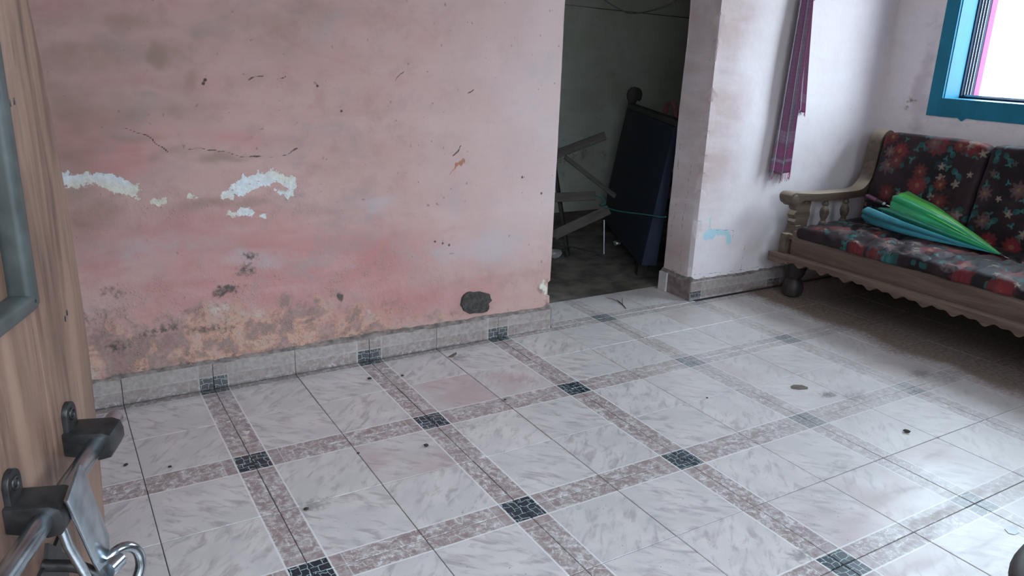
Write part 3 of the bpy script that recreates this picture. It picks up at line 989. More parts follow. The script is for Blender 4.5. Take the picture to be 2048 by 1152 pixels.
# cement repair patch low on the pink wall
pb = bmesh.new()
NP = 26
ctr = Vector((1.087, PY, .178))
rim, mid = [], []
for k in range(NP):
    a = 2 * PI * k / NP
    ca, sa = math.cos(a), math.sin(a)
    e = (abs(ca) ** 3.2 + abs(sa) ** 3.2) ** (-1 / 3.2)
    q = 1 + random.uniform(-.06, .06)
    x = .070 * ca * e * q + (.012 if ca > 0 and sa > 0 else 0) - (.010 if ca < 0 and sa > .3 else 0) * 0
    z = .050 * sa * e * q - .012 * ca
    rim.append(pb.verts.new(ctr + Vector((x, .004, z))))
    mid.append(pb.verts.new(ctr + Vector((x * .93, -.0115, z * .93))))
inn = [pb.verts.new(ctr + Vector(((v.co.x - ctr.x) * .55, -.0125 + random.uniform(-.002, .001), (v.co.z - ctr.z) * .55))) for v in mid]
for k in range(NP):
    j = (k + 1) % NP
    pb.faces.new((rim[k], rim[j], mid[j], mid[k]))
    pb.faces.new((mid[k], mid[j], inn[j], inn[k]))
pb.faces.new(inn)
obj('cement_patch', pb, M_cement, wl, 30, local=False)

# ------------------------------------------------------------------ window
wn = empty('window_1', (WX, (WY0 + WY1) / 2, WZ0))
tag(wn, 'teal painted window above the settee with sliding tracks', None, None, 'structure')
OB, OS = .065, .088            # border widths


def frame_ring(x0, x1, in0, in1, bot0, bot1, bev=.002):
    """four bars round the opening: inset in0..in1 at sides and top, bot0..bot1 at the sill"""
    r = []
    r.append(box(x0, x1, WY0 + in0, WY0 + in1, WZ0 + bot0, WZ1 - in0, bev, 1) if in1 > in0 else box(x0, x1, WY0 + in1, WY0 + in0, WZ0 + bot0, WZ1 - in1, bev, 1))
    return r


def bar(name, x0, x1, y0, y1, z0, z1, mat, bev=.0015, par=wn):
    return obj(name, box(x0, x1, min(y0, y1), max(y0, y1), min(z0, z1), max(z0, z1), bev, 1), mat, par, 30)


# painted border on the wall face
bar('border_side', WX - .007, WX + .004, WY0, WY0 + OB, WZ0 - OS, WZ1 + OB, M_teal)
bar('border_side', WX - .007, WX + .004, WY1 - OB, WY1, WZ0 - OS, WZ1 + OB, M_teal)
bar('border_top', WX - .007, WX + .004, WY1, WY0, WZ1, WZ1 + OB, M_teal)
pl = [(WY1, WZ0), (WY0, WZ0)]
N = 60
for i in range(N + 1):
    y = WY0 - (WY0 - WY1) * i / N
    pl.append((y, WZ0 - OS + .004 * (fbm(np.array([y]), np.array([0.]), 25, 3, 90)[0] - .5) - (.016 if i == 6 else 0)))
obj('border_sill', prism(pl, 'x', WX - .007, WX + .004), M_teal, wn)
# painted reveal lining
RV = .155
bar('reveal_side', WX - .003, WX + RV, WY0 - .006, WY0 + .004, WZ0, WZ1, M_teal)
bar('reveal_side', WX - .003, WX + RV, WY1 - .004, WY1 + .006, WZ0, WZ1, M_teal)
bar('reveal_top', WX - .003, WX + RV, WY1, WY0, WZ1 - .006, WZ1 + .004, M_teal)
bar('reveal_sill', WX - .003, WX + RV, WY1, WY0, WZ0 - .004, WZ0 + .006, M_teal)
bar('bead', WX + .012, WX + .024, WY0 - .010, WY0 - .004, WZ0, WZ1, M_teal)
# sliding frame: base with three raised tracks, jamb with three grooved fins
FX0, FX1 = WX + RV, WX + .275
bar('frame_jamb', FX0, FX1, WY0 - .012, WY0 + .004, WZ0, WZ1, M_tealdark)
bar('frame_jamb', FX0, FX1, WY1 - .004, WY1 + .012, WZ0, WZ1, M_tealdark)
bar('frame_head', FX0, FX1, WY1, WY0, WZ1 - .03, WZ1 + .004, M_tealdark)
bar('frame_sill', FX0, FX1, WY1, WY0, WZ0 - .004, WZ0 + .016, M_tealdark)
for k in range(3):
    x = FX0 + .024 + k * .028
    bar('track', x, x + .003, WY0 - .018, WY0 - .011, WZ0 + .014, WZ1 - .02, M_alu, .0008)
    bar('track', x, x + .004, WY1 + .011, WY1 + .020, WZ0 + .014, WZ1 - .02, M_alu, .0008)
    bar('track', x, x + .004, WY1, WY0, WZ0 + .015, WZ0 + .024, M_alu, .0008)
# outer reveal in pink
bar('outer_reveal', FX1, WX + RW + .03, WY0 - .014, WY0 + .03, WZ0 - .03, WZ1 + .03, M_pinkpaint)
bar('outer_reveal', FX1, WX + RW + .03, WY1 - .03, WY1 + .014, WZ0 - .03, WZ1 + .03, M_pinkpaint)
bar('outer_sill', FX1, WX + RW + .05, WY1, WY0, WZ0 - .04, WZ0 + .004, M_pinkpaint)

# ------------------------------------------------------------------ open wooden door with its sliding bolt
HA = math.radians(68.5)
hd, nn = Vector((math.cos(HA), math.sin(HA), 0)), Vector((math.sin(HA), -math.cos(HA), 0))
BP = Vector((-.421, -1.422, 0))       # rod reference point, a=0
DF = -.028                            # door face offset


def DP(a, n_, z):
    return BP + hd * a + nn * n_ + Vector((0, 0, z))


DM = Matrix(((hd.x, nn.x, 0, BP.x), (hd.y, nn.y, 0, BP.y), (0, 0, 1, 0), (0, 0, 0, 1)))   # (a, n, z) -> world


def dbox(a0, a1, n0, n1, z0, z1, bev=.002, seg=2, bm=None):
    b = box(a0, a1, n0, n1, z0, z1, bev, seg)
    xf(b, DM)
    return join(bm, b) if bm else b


AH = -.80                             # hinge side
door = empty('door_1', DP(AH, DF - .0175, 0))
tag(door, 'open brown wooden door leaf with a steel sliding bolt', None, None, 'structure')
ZT, PT0 = 2.03, 1.022
edge_a = lambda z: max(.018, .062 - .35 * (z - .98) ** 2)
zz = [.012 + (ZT - .012) * i / 60 for i in range(61)]
stile_in = -.045
poly = [(stile_in, ZT), (stile_in, .012)] + [(edge_a(z), z) for z in zz]
b = prism(poly, 'y', DF - .035, DF, .0006)
obj('lock_stile', xf(b, DM), M_door, door, 30)
obj('hinge_stile', dbox(AH, AH + .11, DF - .035, DF, .012, ZT), M_door, door, 30)
obj('lock_rail', dbox(AH + .11, stile_in, DF - .0349, DF - .0001, .74, PT0, .0005), M_door, door, 30)
obj('bottom_rail', dbox(AH + .11, stile_in, DF - .0345, DF - .0005, .012, .22), M_door, door, 30)
obj('top_rail', dbox(AH + .11, stile_in, DF - .0345, DF - .0005, ZT - .12, ZT), M_door, door, 30)
for z0, z1 in ((PT0, ZT - .12), (.22, .74)):
    pn = obj('panel', dbox(AH + .105, stile_in + .005, DF - .026, DF - .012, z0 - .005, z1 + .005), M_door, door, 30)
    for a0, a1, q0, q1 in ((stile_in - .014, stile_in + .004, z0 - .004, z1 + .004), (AH + .106, AH + .124, z0, z1), (AH + .11, stile_in, z0 - .006, z0 + .010), (AH + .11, stile_in, z1 - .01, z1 + .006)):
        obj('bead', dbox(a0, a1, DF - .014, DF + .006, q0, q1, .0055, 3), M_bead, pn, 60)
for a, z in ((-.03, 1.185), (-.022, 1.186), (.016, .985), (.022, .989), (-.141, .893), (-.019, .889)):
    obj('screw_hole', xf(box(a - .0016, a + .0016, DF - .004, DF + .0006, z - .003, z + .003, .0011, 2), DM), M_black, door, 60)
RZ = .875
rod = obj('slide_bolt', tube([DP(-.36, 0, RZ), DP(.028, 0, RZ), DP(.033, 0, RZ)], [.0082, .0082, .006], 24), M_steel, door, 40)


def bracket(a):
    """eye bracket: lug with screw hole on the door, housing wrapped round the rod"""
    wd = .034
    poly = [(DF, RZ - .010), (DF, RZ + .012), (.006, RZ + .013), (.013, RZ + .010), (.0155, RZ + .002), (.0155, RZ - .006), (.012, RZ - .013), (.002, RZ - .0155), (-.010, RZ - .013)]
    m = Matrix(((0, 1, 0, 0), (1, 0, 0, 0), (0, 0, 1, 0), (0, 0, 0, 1)))      # prism along y = a, x = n
    b = prism(poly, 'y', a - wd / 2, a + wd / 2, .002)
    xf(b, m)
    xf(b, DM)
    k = obj('bracket', b, M_iron, rod, 40)
    lg = bmesh.new()
    cz = RZ + .026
    rim = []
    for i in range(25):
        t = PI * i / 24
        rim.append((a + .0115 * math.cos(t), cz + .0115 * math.sin(t)))
    out = [(a + .0115, RZ + .004)] + rim + [(a - .0115, RZ + .004)]
    lg = prism(out, 'y', DF - .001, DF + .005, .001)
    xf(lg, DM)
    hl = bmesh.new()
    obj('lug', lg, M_iron, rod, 40)
    t2 = tube([DP(a + .0048 * math.cos(2 * PI * i / 16), DF + .0052, cz + .0048 * math.sin(2 * PI * i / 16)) for i in range(16)], .0014, 8, closed=True)
    obj('screw_rim', t2, M_iron, rod, 60)
    obj('screw', xf(box(a - .0036, a + .0036, DF + .002, DF + .0058, cz - .0036, cz + .0036, .0022, 2), DM), M_black, rod, 60)


bracket(-.012)
bracket(-.133)
# hasp plate swung down from the rod
hp = prism([(-.149, .892), (-.116, .906), (-.110, .898), (-.078, .812), (-.080, .80), (-.092, .792), (-.108, .796), (-.114, .808)], 'y', .0165, .0197, .0008)
xf(hp, DM)
obj('hasp', hp, M_steel, rod, 30)
obj('hasp_rib', tube([DP(-.142, .008, RZ - .004), DP(-.138, .010, RZ - .03), DP(-.118, .012, RZ - .075), DP(-.112, .012, RZ - .12)], .0042, 10), M_steel, rod, 40)
obj('hasp_knuckle', tube([DP(-.100, .022, RZ - .085), DP(-.082, .026, RZ - .087)], .0075, 14), M_steel, rod, 40)
ringp = [DP(-.078 + .016 * math.cos(t), .026 + .012 * math.cos(t), RZ - .103 + .024 * math.sin(t)) for t in [2 * PI * i / 28 for i in range(28)]]
obj('hasp_ring', tube(ringp, .0048, 12, closed=True), M_steel, rod, 40)
sp = prism([(-.03, -.03), (.005, -.024), (.02, -.03), (.026, .0), (.016, .012), (.02, .028), (.006, .024), (-.006, .036), (-.014, .022), (-.03, .02), (-.024, 0)], 'y', DF - .001, DF + .003)
xf(sp, DM @ Matrix.Translation((-.085, 0, RZ - .095)))
obj('staple_plate', sp, M_iron, rod, 30)
obj('staple', tube(catmull([DP(-.1, DF, RZ - .075), DP(-.1, DF + .03, RZ - .08), DP(-.1, DF + .045, RZ - .098), DP(-.1, DF + .03, RZ - .118), DP(-.1, DF, RZ - .124)], 5), .0055, 10), M_iron, rod, 40)

# ------------------------------------------------------------------ floral settee
YA, YB = .535, -1.36
XF = 2.83
sofa = empty('settee', (3.25, (YA + YB) / 2, 0))
tag(sofa, 'long wooden settee with dark floral cushions under the teal window', 'settee')


def soft_box(x0, x1, y0, y1, z0, z1, nx, ny, nz, rad, wob=.006, seed=0, fn=None):
    """rounded, slightly rumpled cushion built from a cut box"""
    b = bmesh.new()
    bmesh.ops.create_cube(b, size=1)
    def cuts(axis, n):
        es = [e for e in b.edges if abs((e.verts[0].co - e.verts[1].co)[axis]) > 1e-6 and abs((e.verts[0].co - e.verts[1].co)[(axis + 1) % 3]) < 1e-6 and abs((e.verts[0].co - e.verts[1].co)[(axis + 2) % 3]) < 1e-6]
        bmesh.ops.subdivide_edges(b, edges=es, cuts=n - 1, use_grid_fill=True)
    cuts(0, nx); cuts(1, ny); cuts(2, nz)
    c = Vector(((x0 + x1) / 2, (y0 + y1) / 2, (z0 + z1) / 2))
    h = Vector(((x1 - x0) / 2, (y1 - y0) / 2, (z1 - z0) / 2))
    for v in b.verts:
        p = Vector((v.co.x * 2 * h.x, v.co.y * 2 * h.y, v.co.z * 2 * h.z))
        q = Vector([max(-h[k] + rad, min(h[k] - rad, p[k])) for k in range(3)])
        d = p - q
        if d.length > 1e-9:
            p = q + d.normalized() * rad
        w_ = p + c
        f = fbm(np.array([w_.y + w_.z * .7]), np.array([w_.x + w_.z]), 9, 4, seed + 100)[0] - .5
        nrm = d.normalized() if d.length > 1e-9 else Vector((0, 0, 0))
        p = p + nrm * f * wob * 2
        v.co = p + c
        if fn:
            v.co = fn(v.co)
    return b


# front rail and moulding
ny_ = 300
lo = []
for i in range(ny_ + 1):
    y = YA + (YB - YA) * i / ny_
    s = (YA - y)
    wv = .0 if s < .10 or s > (YA - YB - .10) else .007 * math.sin((s - .10) * 2 * PI / .135) + .006 * math.sin((s - .1) * 2 * PI / .0675 + 1)
    up_ = .016 if .13 < s < (YA - YB - .13) else 0.0
    lo.append((y, .196 + wv + up_))
obj('moulding', prism([(YB, .246), (YA, .246)] + lo, 'x', XF - .004, XF + .05, .004), M_sofa_rail, sofa, 35)
obj('front_rail', box(XF + .045, XF + .075, YB + .09, YA - .10, .24, .372, .005), M_sofa_rail, sofa, 35)
obj('back_rail', box(3.56, 3.60, YB + .02, YA - .02, .22, .36, .004), M_sofa_rail, sofa, 35)
obj('seat_board', box(XF + .05, 3.58, YB + .03, YA - .03, .322, .348, .003), M_sofa_wood, sofa)
for s, y0 in ((1, YA - .075), (-1, YB + .035)):
    obj('side_rail', box(XF + .03, 3.60, y0, y0 + .04, .22, .35, .004), M_sofa_wood, sofa, 35)
for y in (YA - .085, YB + .085):
    for x in (XF + .13, 3.52):
        obj('foot', lathe([(.030, 0.0), (.050, .012), (.056, .05), (.046, .085), (.036, .10), (.050, .125), (.058, .16), (.058, .225)], x, y, 20), M_blackwood, sofa, 40)

ZA = .515                       # underside of arm
for side, (y0, y1) in enumerate(((.440, .520), (-1.345, -1.265))):
    # arm and sweeping back post in one outline
    top = [(2.842, .520), (2.832, .545), (2.838, .562), (2.862, .572), (2.92, .566), (3.05, .556), (3.25, .553), (3.38, .556), (3.43, .572), (3.466, .61), (3.486, .68), (3.490, .76), (3.500, .822), (3.528, .862), (3.568, .874), (3.603, .862), (3.622, .838)]
    bot = [(3.624, .815), (3.600, .808), (3.580, .82), (3.562, .80), (3.553, .74), (3.548, .66), (3.535, .58), (3.52, .535), (3.47, .517), (3.25, .510), (3.05, .513), (2.955, .522), (2.93, .520), (2.905, .500), (2.875, .498)]
    pts = [(p.x, p.y) for p in catmull([(a, c, 0) for a, c in top], 4)] + [(p.x, p.y) for p in catmull([(a, c, 0) for a, c in bot], 4)]
    am = obj('arm', prism(pts, 'y', y0, y1, .007), M_sofa_wood, sofa, 40)
    obj('scroll_end', xf(lathe([(.02, -.003), (.026, 0), (.026, (y1 - y0) + .0), (.02, (y1 - y0) + .003)], 0, 0, 18), Matrix.Translation((2.868, y1, .534)) @ Matrix.Rotation(PI / 2, 4, 'X')), M_sofa_wood, am, 40)
    # scalloped front support
    ym0, ym1 = y0 + .018, y1 - .014
    L_ = [(2.925, .385), (2.908, .398), (2.903, .412), (2.915, .424), (2.903, .434), (2.895, .448), (2.904, .464), (2.915, .470), (2.900, .482), (2.900, .498), (2.916, .512), (2.93, .522)]
    R_ = [(2.962, .522), (2.980, .500), (2.992, .520), (3.012, .520), (3.020, .508), (3.016, .47), (3.022, .44), (3.012, .40), (3.010, .375), (2.94, .365)]
    obj('arm_support', prism(L_ + R_, 'y', ym0, ym1, .004), M_sofa_wood, sofa, 35)
    obj('front_post', prism([(2.895, .235), (2.965, .235), (2.962, .33), (2.955, .39), (2.915, .39), (2.905, .33)], 'y', y0 + .012, y1 - .008, .004), M_sofa_wood, sofa, 35)
    for x in (3.165, 3.335):
        obj('spindle', lathe([(.014, .335), (.020, .345), (.022, .355), (.016, .362), (.022, .372), (.022, .382), (.015, .39), (.013, .40), (.021, .418), (.025, .44), (.021, .458), (.012, .475), (.017, .482), (.017, .49), (.012, .498), (.015, .516)], x, (y0 + y1) / 2, 18), M_sofa_wood, sofa, 50)
    obj('back_post', prism([(3.52, .0), (3.585, .0), (3.60, .30), (3.585, .60), (3.545, .60), (3.53, .30)], 'y', y0 + .01, y1 - .01, .004), M_sofa_wood, sofa, 35)
obj('top_rail', box(3.60, 3.635, YB + .05, YA - .05, .74, .80, .008), M_sofa_wood, sofa, 35)
obj('back_board', box(3.58, 3.60, YB + .06, YA - .06, .36, .78, .003), M_sofa_wood, sofa, 35)


def seat_fn(p):
    y, x, z = p.y, p.x, p.z
    f = fbm(np.array([y]), np.array([x]), 7, 4, 201)[0] - .5
    r = abs(fbm(np.array([y * 1.3]), np.array([x * .6]), 11, 3, 202)[0] - .5)
    top = max(0, min(1, (z - .35) / .05))
    dz = top * (f * .024 - .018 * math.exp(-((r) / .05) ** 2) + .006)
    front = max(0, 1 - (x - (XF - .0)) / .12)
    dz -= front * (.018 + .03 * max(0, fbm(np.array([y]), np.array([3.]), 4, 3, 203)[0] - .42))
    dx = -front * .03 * (fbm(np.array([y]), np.array([z * 3]), 8, 3, 204)[0] - .45)
    return Vector((x + dx, y, z + dz))


obj('seat_cushion', soft_box(XF + .028, 3.50, YB + .13, YA - .125, .350, .408, 40, 110, 6, .026, .004, 1, seat_fn), M_floral_seat, sofa, 180)
for k, (a, c) in enumerate(((.425, -.135), (-.140, -.70), (-.705, -1.255))):
    def tilt(p, a=a, c=c, k=k):
        t = (p.z - .38) / .48
        mid = (a + c) / 2
        e = abs(p.y - mid) / ((a - c) / 2)
        sag = -.022 * (e ** 4) * max(0, t) * (1 if p.y < mid else .35)
        bulge = -.022 * (1 - e ** 2) * math.sin(max(0, min(1, t)) * PI) if p.x < 3.5 else 0
        dip = .03 * math.exp(-((p.y - (mid + .02)) / .05) ** 2 - ((t - .45) / .2) ** 2) * .3
        return Vector((p.x + .11 * t + bulge + dip, p.y, p.z + sag))
    obj('back_cushion', soft_box(3.385, 3.475, c, a, .385, .872, 8, 36, 34, .026, .006, 20 + k, tilt), M_floral_back, sofa, 180)

# ------------------------------------------------------------------ umbrella lying on the settee
tip = Vector((3.235, -.42, .415))
hnd = Vector((3.36, .32, .52))
ax = (hnd - tip)
Lu = ax.length
axn = ax.normalized()
umb = empty('umbrella', (3.27, -.03, .40))
tag(umb, 'half furled green and teal umbrella lying on the settee seat', 'umbrella')
sd = axn.cross(Vector((0, 0, 1))).normalized()          # sideways: towards the room (-x) or wall
if sd.x > 0:
    sd = -sd
uu = sd.cross(axn).normalized()
if uu.z < 0:
    uu = -uu
SEATZ = .408


def canopy(name, mat, th0, th1, reach, amp, ph, rs=1.0, parent=umb, lift=0.0):
    """one run of cloth of the furled canopy between two angles round the shaft, from the tip to its loose hem"""
    ns, na = 44, 26
    b = bmesh.new()
    G = []
    for i in range(ns + 1):
        s = i / ns
        row = []
        for j in range(na + 1):
            w_ = j / na
            th = th0 + (th1 - th0) * w_
            sh = s * reach(w_)
            rad = (.006 + .082 * rs * (math.sin(min(1, sh * 1.02) * PI * .5) ** .95)) 
            rad *= 1 + amp * s * math.sin(w_ * 2 * PI * .9 + ph + 1.6 * s) + .30 * s * (fbm(np.array([w_ * 1.6 + ph * 3]), np.array([s * 1.3]), 1.7, 2, 301)[0] - .5)
            rad += .005 * s * (fbm(np.array([w_ * 2 + ph]), np.array([s * 2.2]), 2.6, 3, 300)[0] - .5) * 2
            rad *= 1 - .13 * s * (1 - abs(math.sin(w_ * PI * 2.2 + ph + 1.1 * s)) ** .6)
            p = tip.lerp(hnd, sh * .86)
            q = p + sd * math.cos(th) * rad * 1.30 + uu * (math.sin(th) * rad * .86 + lift * s)
            fl = SEATZ + .012 + .002 * math.sin(9 * s)
            if q.z < fl:
                q.z = fl + (q.z - fl) * .04
            row.append(b.verts.new(q))
        G.append(row)
    for i in range(ns):
        for j in range(na):
            b.faces.new((G[i][j], G[i][j + 1], G[i + 1][j + 1], G[i + 1][j]))
    o = obj(name, b, mat, parent, 180)
    md = o.modifiers.new('thickness', 'SOLIDIFY')
    md.thickness = .0015
    return o


canopy('canopy_panel', M_lime, math.radians(48), math.radians(140), lambda w_: .90 + .10 * w_, .08, .4, 1.06, lift=.020)
canopy('canopy_panel', M_green, math.radians(14), math.radians(72), lambda w_: .86 + .03 * math.sin(w_ * 3), .12, 1.9, 1.16, lift=.010)
canopy('canopy_panel', M_deepgreen, math.radians(-12), math.radians(30), lambda w_: .88 + .05 * math.sin(w_ * 4), .14, 3.1, 1.14)
canopy('canopy_panel', M_umbteal, math.radians(-62), math.radians(8), lambda w_: 1.0 + .05 * math.sin(w_ * 4), .08, .9, 1.62)
canopy('canopy_panel', M_deepgreen, math.radians(140), math.radians(300), lambda w_: .86 + .06 * math.sin(w_ * 6), .08, 2.4, .95)
obj('shaft', tube([tip - axn * .045, tip, tip.lerp(hnd, .5), hnd], [.0028, .004, .005, .005], 10), M_steel, umb, 60)
obj('ferrule', tube([tip - axn * .02, tip + axn * .02], [.004, .008], 12), M_black, umb, 60)
hp0 = hnd - axn * .07
hg = obj('handle', tube([hp0, hp0 + axn * .012, hp0 + axn * .05, hp0 + axn * .10, hp0 + axn * .135, hp0 + axn * .142], [.011, .014, .0135, .015, .015, .010], 18), M_black, umb, 50)
obj('grip_band', tube([hp0 + axn * .06 + uu * .002, hp0 + axn * .13 + uu * .002], [.0142, .0158], 18), M_purple, hg, 60)
obj('collar', tube([hp0 - axn * .004, hp0 + axn * .010], [.0125, .0145], 18), M_steel, hg, 60)
obj('rib_tip', tube([tip.lerp(hnd, .77) + sd * .10 + uu * .004, tip.lerp(hnd, .79) + sd * .115 + uu * .0], .0022, 8), M_alu, umb, 60)

# ------------------------------------------------------------------ towel hanging on the pale wall
tw = empty('towel', (2.93, BY - .02, 1.58))
tag(tw, 'purple and grey checked cotton towel hanging from a nail on the pale wall', 'towel')


def drape(name, top, bot, folds, depth, uv0, uv1, ph, hem, yoff, taper=1.0, N=60, Mz=70):
    """pleated cloth; top/bot = (x_left, x_right, z); returns hem points for the fringe"""
    verts, uvs = [], []
    for i in range(Mz + 1):
        s = i / Mz
        for j in range(N + 1):
            w_ = j / N
            xl = top[0] + (bot[0] - top[0]) * s ** taper
            xr = top[1] + (bot[1] - top[1]) * s ** taper
            z = top[2] + (bot[2] - top[2]) * s + hem(w_) * s
            a = w_ * folds * 2 * PI + ph + .5 * math.sin(3 * s + ph)
            dp = depth * (.65 + .35 * s)
            x = xl + (xr - xl) * (w_ + .045 * math.sin(a * 2) / folds * 2)
            y = BY - .010 - yoff - dp * (1 + math.sin(a)) * .5 - .006 * math.sin(w_ * PI)
            verts.append((x, y, z))
            uvs.append((uv0 + (uv1 - uv0) * w_, s if bot[2] < .8 else s * .9, 0))
    F = []
    for i in range(Mz):
        for j in range(N):
            a = i * (N + 1) + j
            F.append((a, a + 1, a + N + 2, a + N + 1))
    L = tw.location
    me = bpy.data.meshes.new(name)
    me.from_pydata([(x - L.x, y - L.y, z - L.z) for x, y, z in verts], [], F)
    at = me.attributes.new('cloth_uv', 'FLOAT_VECTOR', 'POINT')
    at.data.foreach_set('vector', np.array(uvs, dtype=np.float32).ravel())
    o = mesh_obj(name, me, M_gamcha, tw, 180)
    md = o.modifiers.new('thickness', 'SOLIDIFY')
    md.thickness = .0022
    return o, verts[-(N + 1):]


long_, hem1 = drape('cloth', (2.872, 2.985, 1.60), (2.812, 2.992, .655), 2.6, .030, 0, 1, .3, lambda w_: -.018 * w_ + .012 * math.sin(w_ * 9), .012)
short_, hem2 = drape('back_fold', (2.955, 2.992, 1.60), (2.995, 3.062, .965), 1.6, .016, .55, .95, 1.2, lambda w_: .008 * math.sin(w_ * 7), .001)
bm_p, bm_g = bmesh.new(), bmesh.new()
for hem, ln, nth in ((hem1, .045, 54), (hem2, .022, 20)):
    for k in range(nth):
        i = int(k / nth * (len(hem) - 1))
        p = Vector(hem[i])
        pinkish = (.62 < k / nth < .97) or (.25 < k / nth < .35)
        e = p + Vector((random.uniform(-.012, .004), random.uniform(-.003, .003), -ln * random.uniform(.6, 1.1)))
        m_ = p.lerp(e, .5) + Vector((random.uniform(-.003, .003), 0, 0))
        tube([p + Vector((0, 0, .003)), m_, e], [.0013, .0012, .0007], 4, bm=bm_p if pinkish else bm_g)
tag(obj('fringe', bm_p, M_pinkthread, long_, 180), kind='stuff')
tag(obj('fringe', bm_g, M_greythread, long_, 180), kind='stuff')
nl = obj('nail', tube([(2.957, BY + .02, 1.61), (2.957, BY - .055, 1.615), (2.957, BY - .058, 1.615)], [.003, .003, .006], 10), M_iron, None, 40)
tag(nl, 'iron nail in the pale wall holding up the checked towel', 'nail')
wi = obj('wire', tube(catmull([(2.96, BY - .012, 1.535), (2.995, BY - .02, 1.512), (3.03, BY - .006, 1.52), (3.05, BY - .004, 1.53)], 5), .0014, 6), M_iron, None, 40)
tag(wi, 'short bent wire end beside the hanging towel', 'wire')

# ------------------------------------------------------------------ dark back room contents
cb = obj('cable', tube(catmull([(1.90, .93, 1.47), (2.02, .93, 1.425), (2.09, .93, 1.41), (2.2, .93, 1.425), (2.3, .90, 1.46), (2.386, .87, 1.53), (2.384, .84, 1.56)], 8), .0035, 8), M_cable, None, 60)
tag(cb, 'black cable sagging across the top of the doorway', 'cable')
st_ = obj('string', tube([(1.30, 1.0, 1.447), (2.1, 1.05, 1.425), (3.0, 1.1, 1.405), (4.335, 1.1, 1.40)], .0022, 6), M_cable, None, 60)
tag(st_, 'thin straight string stretched across the back room', 'string')

# second settee pushed in sideways, its back towards the doorway
A0, A1 = Vector((3.07, 2.03, 0)), Vector((2.575, 1.06, 0))
along = (A1 - A0).normalized()
Ls = (A1 - A0).length
nb = Vector((along.y, -along.x, 0))
if nb.x > 0:
    nb = -nb                                            # the back looks left
os_ = empty('old_settee', A0)
tag(os_, 'blackened wooden settee with navy back cloth standing in the dark back room', 'settee')
SM = Matrix(((along.x, nb.x, 0, A0.x), (along.y, nb.y, 0, A0.y), (0, 0, 1, 0), (0, 0, 0, 1)))      # (along, back, z)
for u in (-.02, Ls - .03):
    pr = [(.10, 0), (.155, 0), (.135, .3), (.085, .62), (.045, .85), (.0, .85), (.04, .62), (.085, .3)] if u > 0 else [(.10, 0), (.155, 0), (.135, .3), (.085, .62), (.045, .85), (.040, .90), (.052, .93), (.056, .955), (.048, .98), (.030, .997), (.005, 1.003), (-.02, .997), (-.038, .98), (-.045, .955), (-.04, .925), (-.03, .91), (-.012, .915), (.0, .89), (.005, .85), (.04, .62), (.085, .3)]
    m = Matrix(((0, 1, 0, 0), (1, 0, 0, 0), (0, 0, 1, 0), (0, 0, 0, 1)))
    obj('back_post', xf(xf(prism(pr, 'y', u, u + .055, .006), m), SM), M_blackwood, os_, 40)
    obj('front_leg', xf(box(u, u + .05, -.52, -.47, 0, .55, .004), SM), M_blackwood, os_)
    obj('arm', xf(box(u - .01, u + .065, -.55, .05, .55, .59, .008), SM), M_blackwood, os_)
obj('top_rail', xf(box(.03, Ls + .15, -.005, .05, .855, .895, .008), SM), M_blackwood, os_)
bkp = prism([(.085, .10), (.172, .10), (.062, .862), (.03, .862)], 'x', .05, Ls + .17, .006)
obj('back_cloth', xf(xf(bkp, Matrix.Identity(4)), SM), M_navy, os_, 40)
obj('seat', xf(box(.0, Ls, -.5, .06, .30, .38, .015), SM), M_blackwood, os_)

bk = empty('basket', SM @ Vector((.58, -.16, .38)))
tag(bk, 'pale pink plastic basket whose handle rises over the settee back in the dark room', 'basket')
M_bask = simple('dusty_pink_plastic', (.42, .17, .19), .5, .15, 20)
obj('body', xf(prism([(-.09, .385), (.09, .385), (.11, .74), (.10, .74), (.08, .40), (-.08, .40), (-.10, .74), (-.11, .74)], 'x', .40, .76, .004), SM @ Matrix.Translation((0, -.16, 0))), M_bask, bk)
hpz = catmull([(.44, -.10, .72), (.45, -.10, .86), (.49, -.10, .925), (.58, -.10, .945), (.67, -.10, .925), (.71, -.10, .86), (.72, -.10, .72)], 6)
obj('handle', xf(tube(hpz, .016, 10, flat=.5), SM), M_bask, bk, 60)


def plank(name, p0, p1, wd, th, mat, label, cat, roll_=0.0, group=None):
    p0, p1 = Vector(p0), Vector(p1)
    L = (p1 - p0).length
    b = box(0, L, -wd / 2, wd / 2, -th / 2, th / 2, .003, 1)
    x = (p1 - p0).normalized()
    y = Vector((0, 0, 1)).cross(x).normalized()
    z = x.cross(y)
    R = Matrix((x, y, z)).transposed().to_4x4() @ Matrix.Rotation(roll_, 4, 'X')
    me = bpy.data.meshes.new(name)
    b.to_mesh(me)
    b.free()
    o = mesh_obj(name, me, mat)
    o.matrix_world = Matrix.Translation(p0) @ R
    return tag(o, label, cat, group)


G_ = 'broken furniture wood in the dark back room'
plank('broken_plank', (1.88, 1.78, .50), (2.66, 1.80, .712), .055, .022, M_oldwood, 'topmost broken plank sticking up at a slant in the dark back room', 'plank', 1.2, G_)
plank('broken_plank', (2.32, 1.745, .60), (2.62, 1.60, .36), .03, .016, M_oldwood, 'thin slat sloping down below the topmost plank in the dark room', 'plank', .9, G_)
plank('broken_plank', (1.95, 1.62, .385), (2.46, 1.60, .375), .055, .022, M_oldwood, 'level pale plank halfway up the dark wood pile', 'plank', 1.3, G_)
plank('broken_plank', (2.13, 1.55, .165), (2.55, 1.57, .285), .06, .025, M_oldwood, 'pale plank forming the right half of a V low in the wood pile', 'plank', 1.1, G_)
plank('broken_plank', (1.80, 1.48, .235), (2.12, 1.505, .185), .05, .025, M_oldwood, 'short plank forming the left half of a V low in the wood pile', 'plank', 1.1, G_)
plank('broken_plank', (2.05, 1.66, .0), (2.20, 1.72, .60), .05, .02, M_oldwood, 'upright slat standing among the broken planks by the doorway', 'plank', .3, G_)
